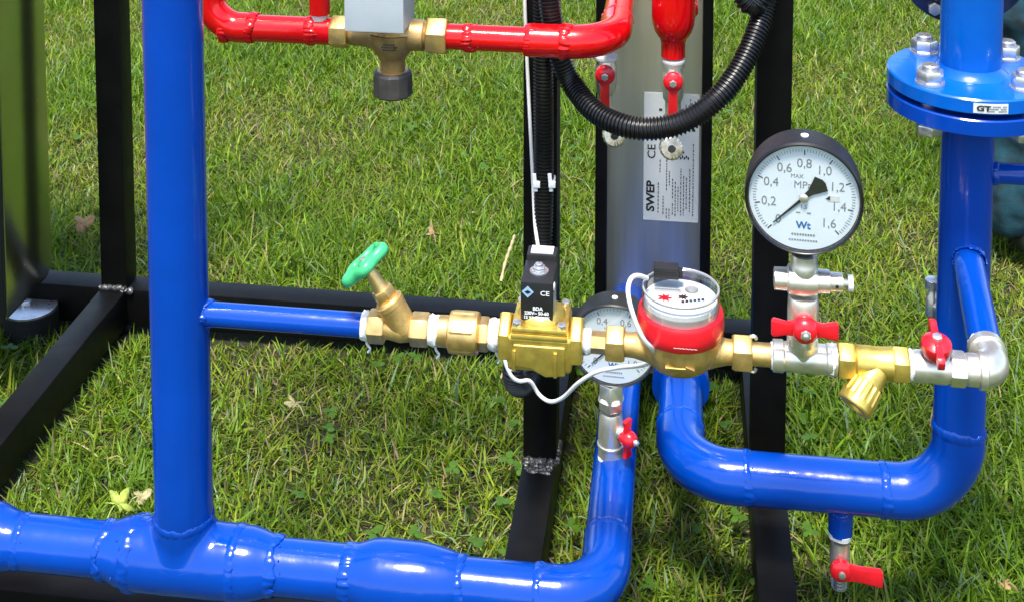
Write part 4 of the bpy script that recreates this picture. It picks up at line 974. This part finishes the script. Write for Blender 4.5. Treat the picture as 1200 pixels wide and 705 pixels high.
def cable_tie(label, px, py, v):
    o = at(px, py, v); t = thing('cable_tie', label, 'cable tie', o, 'cable ties on the middle post')
    part(t, 'tail', MB().box(o, (.0022, .0012, .0105), (nrm(EU + EZ * .10), EV, nrm(EZ - EU * .10))), 'white_plastic', bevel=.0005)
    part(t, 'head', MB().box(o - EZ * .002 + EU * .002, (.0040, .0026, .0034)), 'white_plastic', bevel=.0006)
    part(t, 'strap', MB().sweep(catmull([o + EU * .002, o + EV * .009 + EU * .004, o + EV * .018 + EU * .003], .003), .0012, 8), 'white_plastic')
cable_tie('white cable tie tail left of the corrugated conduit beside the thin cable', 627, 214, 1.468)
cable_tie('white cable tie tail on the right edge of the middle post conduit', 645, 214, 1.466)

# ================================================================== steel cabinet at the left edge
def cabinet():
    zb = .125; p0 = atz(9, 374, zb); p1 = atz(57, 322, zb); u = uv(p0)[0]; v0 = uv(p0)[1]; v1 = v0 + .155
    for vv in np.linspace(v0 + .05, v0 + .4, 200):
        if proj(fr(u, vv, .3))[0] >= 57: v1 = vv; break
    t = thing('steel_cabinet', 'polished stainless steel cabinet cut off by the left edge', 'cabinet', fr(u - .2, (v0 + v1) / 2, zb))
    rc = .022; poly = []
    def corner(cx, cy, a0):
        for i in range(7): th = a0 + (math.pi / 2) * i / 6; poly.append((cx + rc * math.cos(th), cy + rc * math.sin(th)))
    corner(v1 - rc, zb + rc, -math.pi / 2); corner(v1 - rc, 1.2 - rc, 0); corner(v0 + rc, 1.2 - rc, math.pi / 2); corner(v0 + rc * .5, zb + rc * .5 + .011, math.pi) if False else poly.extend([(v0, 1.2 - rc), (v0, zb)])
    part(t, 'shell', MB().prism(poly, fr(u, 0, 0), EV, EZ, -EU, .42), 'bright_stainless', bevel=.002)
    part(t, 'door_seal', MB().box(fr(u - .21, v0 - .006, .66), (.2095, .0055, .535)), 'rubber', bevel=.004)
    part(t, 'door_panel', MB().box(fr(u - .215, v0 - .0165, .68), (.200, .0045, .50)), 'orange_panel', bevel=.003)
    part(t, 'door_frame', MB().box(fr(u - .004, v0 - .015, .66), (.0042, .004, .535)), 'black_plastic', bevel=.002)
    for du, dv in ((.16, .05), (.37, .05), (.16, (v1 - v0) - .05), (.37, (v1 - v0) - .05)):
        o = fr(u - du, v0 + dv, 0)
        part(t, 'leg', MB().lathe([(.03, .011), (zb + .004, .011)], o, EZ, 20), 'zinc')
    o = atz(36, 366, .075); o = V3(o[0], o[1], 0)
    return t, u, v0, v1
cabinet()
def foot_disc():
    z = .046; o = atz(36, 358, z); o[2] = 0
    t = thing('round_metal_foot', 'round zinc topped black rubber foot on the grass under the steel cabinet', 'foot', o)
    part(t, 'rubber_pad', MB().lathe([(-.01, .040), (.01, .040), (z - .012, .040), (z - .004, .040), (z - .003, .038)], o, EZ, 40), 'rubber')
    part(t, 'top_plate', MB().lathe([(z - .0028, .0385), (z, .0385), (z + .0006, .037)], o, EZ, 44), 'zinc')
    part(t, 'bolt', MB().hexa(o + EZ * (z + .0006) - EU * .006, EZ, .007, .013), 'zinc', bevel=.0005)
foot_disc()

# ================================================================== bystander at the right edge
def person():
    f1 = atz(1208, 296, 0.0); X0, Yq = f1[0], f1[1]
    t = thing('person', 'person in dark blue jeans standing on the grass at the right edge', 'person', V3(X0 + .12, Yq, 0))
    org = ORG[t]
    def skin_mesh(name, vs, es, rs, m, parent, sub=2, root=0):
        me = bpy.data.meshes.new(name); me.from_pydata([tuple(np.asarray(p) - org) for p in vs], es, [])
        o = bpy.data.objects.new(name, me); C.objects.link(o); o.parent = parent
        md = o.modifiers.new('skin', 'SKIN'); md.use_smooth_shade = True
        for i, r_ in enumerate(rs): me.skin_vertices[0].data[i].radius = (r_ if isinstance(r_, tuple) else (r_, r_))
        me.skin_vertices[0].data[root].use_root = True
        s_ = o.modifiers.new('sub', 'SUBSURF'); s_.levels = sub; s_.render_levels = sub
        me.materials.append(MATS[m]); ORG[o] = org; return o
    xL, xR = X0, X0 + .25; xm = (xL + xR) / 2
    # body: one continuous figure, skin showing at head, neck, forearms and hands
    vs = [(xm, Yq, .95), (xm, Yq, 1.15), (xm, Yq, 1.38), (xm, Yq - .01, 1.50), (xm, Yq - .02, 1.60), (xm, Yq - .02, 1.70), (xm, Yq - .01, 1.77)]
    es = [(0, 1), (1, 2), (2, 3), (3, 4), (4, 5), (5, 6)]; rs = [.13, .12, .13, .055, .075, .085, .06]
    for sg in (-1, 1):
        b = len(vs); x = xm + sg * .19
        vs += [(x, Yq, 1.42), (x + sg * .04, Yq + .02, 1.14), (x + sg * .05, Yq - .06, .92), (x + sg * .05, Yq - .08, .84), (x + sg * .05, Yq - .10, .76)]
        es += [(2, b), (b, b + 1), (b + 1, b + 2), (b + 2, b + 3), (b + 3, b + 4)]; rs += [.06, .048, .032, .04, .022]
        for i, (dx, dy, L) in enumerate(((-.028, -.01, .072), (-.010, -.014, .080), (.010, -.014, .076), (.028, -.010, .062))):
            q = len(vs); vs += [(x + sg * .05 + dx * .8, Yq - .09 + dy, .79), (x + sg * .05 + dx, Yq - .11 + dy, .79 - L)]; es += [(b + 3, q), (q, q + 1)]; rs += [.010, .008]
        q = len(vs); vs += [(x + sg * .05 - sg * .035, Yq - .11, .82), (x + sg * .05 - sg * .045, Yq - .13, .77)]; es += [(b + 3, q), (q, q + 1)]; rs += [.012, .009]
        c = len(vs); xl = xm + sg * .125
        vs += [(xm + sg * .10, Yq, .88), (xl, Yq - .015, .50), (xl, Yq + .01, .10)]; es += [(0, c), (c, c + 1), (c + 1, c + 2)]; rs += [.075, .05, .04]
    body = skin_mesh('body', vs, es, rs, 'skin', t)
    # jeans
    vs = [(xm, Yq, 1.0), (xm, Yq, .93)]; es = [(0, 1)]; rs = [(.165, .12), (.16, .12)]
    for sg in (-1, 1):
        c = len(vs); xl = xm + sg * .125
        vs += [(xm + sg * .105, Yq, .84), (xl, Yq - .01, .66), (xl, Yq - .02, .50), (xl, Yq, .32), (xl, Yq + .005, .17), (xl + sg * .004, Yq, .09), (xl, Yq, .035)]
        es += [(1, c)] + [(c + i, c + i + 1) for i in range(6)]; rs += [.115, .106, .096, .094, .088, .094, .086]
    j = skin_mesh('jeans', vs, es, rs, 'denim', t)
    tx = bpy.data.textures.new('folds', 'CLOUDS'); tx.noise_scale = .07
    s2 = j.modifiers.new('sub2', 'SUBSURF'); s2.levels = 2; s2.render_levels = 2
    dm = j.modifiers.new('folds', 'DISPLACE'); dm.texture = tx; dm.strength = .030; dm.mid_level = .5
    for sg in (-1,):
        xl = xm + .125 + .020
        mb = MB().sweep(catmull([(xl - .006, Yq + .092, .05), (xl - .004, Yq + .094, .17), (xl + .004, Yq + .096, .32), (xl + .006, Yq + .094, .52), (xl, Yq + .100, .7)], .01), .0022, 6)
        part(t, 'seam', mb, 'denim_seam')
    # shirt, shoes, hair, face
    vs = [(xm, Yq, .98), (xm, Yq, 1.18), (xm, Yq, 1.38), (xm, Yq, 1.47)]; es = [(0, 1), (1, 2), (2, 3)]; rs = [(.185, .135), (.17, .13), (.185, .13), (.085, .08)]
    for sg in (-1, 1):
        b = len(vs); x = xm + sg * .19; vs += [(x, Yq, 1.42), (x + sg * .03, Yq + .015, 1.22)]; es += [(2, b), (b, b + 1)]; rs += [.085, .072]
    skin_mesh('shirt', vs, es, rs, 'shirt', t, root=1)
    for sg in (-1, 1):
        xl = xm + sg * .125; mb = MB()
        mb.sweep(catmull([(xl, Yq + .09, .045), (xl, Yq + .04, .055), (xl, Yq - .05, .05), (xl, Yq - .13, .042), (xl, Yq - .17, .035)], .015), [.030 + .014 * math.sin(3.1 * i / 17.0) for i in range(19)][:200] + [.03] * 60, 18)
        part(t, 'shoe', mb, 'shoe', angle=60)
    part(t, 'hair', MB().lathe([(0, .101), (.03, .100), (.06, .085), (.085, .05), (.092, .005)], V3(xm, Yq + .012, 1.70), nrm(V3(0, .25, 1)), 28), 'hair', angle=80)
    hy = Yq - .105
    part(t, 'nose', MB().lathe([(0, .016), (.02, .012), (.028, .006)], V3(xm, hy + .012, 1.655), V3(0, -1, .1), 14), 'skin')
    for sg in (-1, 1):
        part(t, 'eye', MB().lathe([(0, .012), (.006, .010), (.009, .004)], V3(xm + sg * .033, hy + .016, 1.68), V3(0, -1, 0), 14), 'dial_white')
        part(t, 'ear', MB().lathe([(0, .026), (.010, .028), (.016, .02)], V3(xm + sg * .078, Yq - .01, 1.66), V3(sg, .2, 0), 14), 'skin')
    t.rotation_euler = (0, 0, math.pi)
    part(t, 'mouth', MB().box(V3(xm, hy + .014, 1.615), (.024, .006, .005), (V3(1, 0, 0), V3(0, 1, 0), EZ)), 'red_plastic', bevel=.002)
person()

# ================================================================== grass, leaves, litter
def blades(n, xr, yr, hmin, hmax, wmin, wmax, lay=0.0, mode='grass', dark=1.0):
    x = rng.uniform(*xr, n); y = rng.uniform(*yr, n)
    # keep what the photograph can see plus a margin
    keep = (np.abs(x) < 0.43 * (y + .30)) | (yr[1] < 1.0)
    x, y = x[keep], y[keep]
    patch = (np.sin(5.1 * x + 2.0 * np.sin(3.3 * y)) + np.sin(6.7 * y + 1.7 + 2.2 * np.sin(2.9 * x)) + .8 * np.sin(14 * x + 9 * y) + .6 * np.sin(23 * x - 17 * y + 1)) / 3.4
    if mode == 'grass': k = rng.random(len(x)) < np.clip(.80 + .35 * patch, .42, 1); x, y, patch = x[k], y[k], patch[k]
    u = x * EU[0] + y * EU[1]; v = x * EV[0] + y * EV[1]
    bad = np.zeros(len(x), bool); near = np.zeros(len(x), bool)
    for (a0, a1, b0, b1) in ([(ULEFT, URIGHT, vrb, vrb + T), (ULEFT, URIGHT, VFRONT, VFRONT + T)] + [(q - h, q + h, VFRONT, vrb + T) for q in (ul, um, ur)]):
        bad |= (u > a0 - .004) & (u < a1 + .004) & (v > b0 - .004) & (v < b1 + .004)
        near |= (u > a0 - .028) & (u < a1 + .028) & (v > b0 - .045) & (v < b1 + .01)
    x, y, patch, near = x[~bad], y[~bad], patch[~bad], near[~bad]; n = len(x)
    H = hmin + (hmax - hmin) * rng.beta(1.6, 3.2, n); H *= np.clip(1 + .35 * patch, .6, 1.4); H[near] = np.minimum(H[near], .040) * .8
    w = rng.uniform(wmin, wmax, n) * (.7 + .3 * H / hmax * 1.5)
    az = rng.uniform(0, 2 * np.pi, n) if mode != 'grass' else rng.uniform(0, 2 * np.pi, n) + .0
    lean = np.clip(rng.normal(.42 + lay, .26, n), .02, 1.45); curl = np.clip(rng.normal(.80, .55, n), -.3, 2.2)
    dx, dy = np.cos(az), np.sin(az)
    tw = rng.uniform(-.9, .9, n); px, py = -np.sin(az + tw), np.cos(az + tw)
    z0 = gz(x, y) - .004
    ts = [0, .38, .72, 1.0]; wt = [.75, 1.0, .72, 0]
    V = np.zeros((n, 7, 3)); cx = np.zeros(n); cz = np.zeros(n); prev = 0
    for i, (t_, q) in enumerate(zip(ts, wt)):
        if i:
            a = lean + curl * (t_ + prev) / 2; dl = (t_ - prev) * H; cx = cx + np.sin(a) * dl; cz = cz + np.cos(a) * dl; prev = t_
        X = x + dx * cx; Y = y + dy * cx; Z = np.maximum(z0 + cz, z0 + .003 * i)
        if i < 3:
            V[:, 2 * i] = np.stack([X - px * w * q / 2, Y - py * w * q / 2, Z], 1); V[:, 2 * i + 1] = np.stack([X + px * w * q / 2, Y + py * w * q / 2, Z], 1)
        else: V[:, 6] = np.stack([X, Y, Z], 1)
    # colour of each blade
    g = rng.random(n)[:, None]; a = np.array([.042, .108, .006]); b = np.array([.175, .295, .018]); col = a + (b - a) * g
    yel = np.array([.30, .300, .026]); s_ = np.clip(.10 - .30 * patch + rng.normal(0, .22, n), 0, .75)[:, None]; col = col * (1 - s_) + yel * s_
    straw = rng.random(n) < np.clip(.045 - .09 * patch, .012, .20)
    if mode == 'thatch': straw = rng.random(n) < np.clip(.28 - .45 * patch, .06, .75)
    sc = np.array([.38, .30, .14]) * rng.uniform(.5, 1.15, (n, 1)); col[straw] = sc[straw]
    if mode == 'grass':
        blue = rng.random(n) < .05; col[blue] = np.array([.17, .26, .13]) * rng.uniform(.8, 1.2, (blue.sum(), 1))
    col *= rng.uniform(.55, 1.3, (n, 1))
    return V, col
def build_blades(name, V, col, m, label):
    n = len(V); me = bpy.data.meshes.new(name)
    me.vertices.add(n * 7); me.vertices.foreach_set('co', V.reshape(-1).astype(np.float32))
    b = (np.arange(n) * 7)[:, None]
    li = np.concatenate([b + np.array([[0, 1, 3, 2]]), b + np.array([[2, 3, 5, 4]]), b + np.array([[4, 5, 6]])], 1).reshape(-1).astype(np.int32)
    starts = (np.arange(n) * 11)[:, None] + np.array([[0, 4, 8]])
    me.loops.add(n * 11); me.loops.foreach_set('vertex_index', li)
    me.polygons.add(n * 3); me.polygons.foreach_set('loop_start', starts.reshape(-1).astype(np.int32))
    me.update(calc_edges=True); me.validate()
    me.polygons.foreach_set('use_smooth', np.ones(n * 3, bool))
    ca = me.attributes.new('blade_colour', 'FLOAT_COLOR', 'POINT')
    cc = np.ones((n, 7, 4), np.float32); cc[:, :, :3] = col[:, None, :]; ca.data.foreach_set('color', cc.reshape(-1))
    me.materials.append(m); o = bpy.data.objects.new(name, me); C.objects.link(o)
    o['kind'] = 'stuff'; o['label'] = label; o['category'] = 'grass'; return o
def leafy(name, trans=.32, rough=.45, attr=True, col=(.1, .2, .03)):
    m = bpy.data.materials.new(name); m.use_nodes = True; nt = m.node_tree; b = nt.nodes['Principled BSDF']; out = nt.nodes['Material Output']
    if attr: s_ = nt.nodes.new('ShaderNodeAttribute'); s_.attribute_name = 'blade_colour'; src = s_.outputs['Color']
    else: n = noise_tex(nt, 90); r = ramp(nt, n.outputs['Fac'], tuple(c * .8 for c in col), tuple(c * 1.2 for c in col)); src = r.outputs[0]
    b.inputs['Roughness'].default_value = rough; b.inputs['Specular IOR Level'].default_value = .22
    tr = nt.nodes.new('ShaderNodeBsdfTranslucent'); mx = nt.nodes.new('ShaderNodeMixShader'); mx.inputs[0].default_value = trans
    hs = nt.nodes.new('ShaderNodeHueSaturation'); hs.inputs['Value'].default_value = 1.35; hs.inputs['Saturation'].default_value = 1.1
    nt.links.new(src, b.inputs['Base Color']); nt.links.new(src, hs.inputs['Color']); nt.links.new(hs.outputs[0], tr.inputs[0])
    nt.links.new(b.outputs[0], mx.inputs[1]); nt.links.new(tr.outputs[0], mx.inputs[2]); nt.links.new(mx.outputs[0], out.inputs[0]); return m
GM = leafy('grass_blade')
V, col = blades(880000, (-2.4, 2.4), (1.0, 3.95), .016, .066, .0014, .0034, lay=.16)
V3_, col3 = blades(30000, (-1.6, 1.6), (-.6, .99), .03, .09, .006, .012); V4_, col4 = blades(50000, (-4, 4), (3.95, 6.0), .04, .10, .005, .010)
V = np.concatenate([V, V3_, V4_]); col = np.concatenate([col, col3, col4])
build_blades('lawn_grass', V, col, GM, 'sunlit uneven green lawn grass around the pipe rig')
V, col = blades(200000, (-2.4, 2.4), (1.0, 3.95), .012, .045, .0014, .0030, lay=.75, mode='thatch')
build_blades('dry_thatch', V, col, GM, 'dry yellow thatch lying low between the grass blades')
# clover and small broad weeds
def clover():
    m = leafy('clover_leaf', .35, .4, False, (.07, .155, .016)); mb = MB(); q = random.Random(11)
    for _ in range(420):
        y = q.uniform(1.3, 3.2); x = q.uniform(-.45, .45) * (y + .2)
        if math.sin(6 * x + 1) + math.sin(5 * y) < .2: continue
        z = q.uniform(.015, .04); tl = q.uniform(0, 6.28)
        for i in range(3):
            a = tl + i * 2.09; r_ = q.uniform(.004, .007); ca, sa = math.cos(a), math.sin(a); pts = []
            for k in range(7):
                th = 2 * math.pi * k / 7; lx = r_ * (1 + math.cos(th)); ly = r_ * .85 * math.sin(th); pts.append((x + ca * lx - sa * ly, y + sa * lx + ca * ly, z + .25 * lx * math.sin(a * 2 + tl) + q.uniform(-.0006, .0006)))
            mb.add(pts, [tuple(range(7))])
    o = mesh_obj('clover', mb, m, (0, 0, 0)); o['kind'] = 'stuff'; o['label'] = 'small clover leaves scattered in the lawn'; o['category'] = 'clover'
clover()
def leaf(label, px, py, size, m, rot, z=.045, tilt=.25, lobes=5):
    o = atz(px, py, z); n = 64; mb = MB(); c, s = math.cos(rot), math.sin(rot); q = random.Random(px)
    vs = [o]; fs = []
    for ring in (.5, 1.0):
        for i in range(n):
            th = 2 * math.pi * i / n; rr = size * ring * (.46 + .62 * abs(math.cos(lobes * th / 2)) ** 1.7 + .07 * math.sin(15 * th + 1) + .04 * math.sin(23 * th)) * (.7 if math.cos(th) < -.8 else 1)
            x, y = rr * math.cos(th), rr * math.sin(th); zz = .26 * size * math.sin(2 * th + 1) * ring ** 2 + .10 * size * ring * math.cos(lobes * th) + tilt * y + q.uniform(-.0006, .0006) + size * .12 * ring
            vs.append(o + V3(c * x - s * y, s * x + c * y, zz))
    for i in range(n):
        i2 = (i + 1) % n; fs.append((0, 1 + i, 1 + i2)); fs.append((1 + i, 1 + n + i, 1 + n + i2, 1 + i2))
    mb.add(vs, fs)
    t = thing('fallen_leaf', label, 'leaf', o)
    bl = part(t, 'blade', mb, m, angle=60)
    md = bl.modifiers.new('thickness', 'SOLIDIFY'); md.thickness = .0004
    d = V3(-c, -s, 0); part(t, 'stalk', MB().sweep(catmull([o + d * size * .1 + EZ * size * .05, o + d * size * .8 + EZ * .003, o + d * size * 1.5 - EZ * .006], .004), .0009, 6), m)
leaf('pale dry maple leaf lying in the middle of the lawn below the blue branch pipe', 346, 473, .014, 'dry_leaf', 2.3)
leaf('yellow green maple leaf on the grass left of the riser foot', 140, 589, .016, 'yellow_leaf', 1.2, tilt=.4)
leaf('small yellowed leaf beside the riser near the yellow green leaf', 166, 582, .011, 'dry_leaf', .5, lobes=3)
leaf('curled brown leaf in the grass between left post and cabinet', 97, 263, .018, 'brown_leaf', .4, tilt=.5, lobes=3)
leaf('pale brown leaf scrap on the lawn above the green handwheel', 507, 274, .013, 'brown_leaf', 1.9, lobes=3)
leaf('tan leaf scrap near the lower right corner of the lawn', 1176, 684, .010, 'brown_leaf', 2.9, lobes=3, z=.03)
tw = catmull([atz(587, 330, .03), atz(592, 308, .045), atz(600, 285, .045), atz(603, 276, .04)], .006)
solo('dry_twig', MB().sweep(tw, [.0022 + .0007 * math.sin(i * 1.7) for i in range(len(tw))], 8), 'straw', 'short pale dry twig on the grass left of the solenoid coil', 'twig')
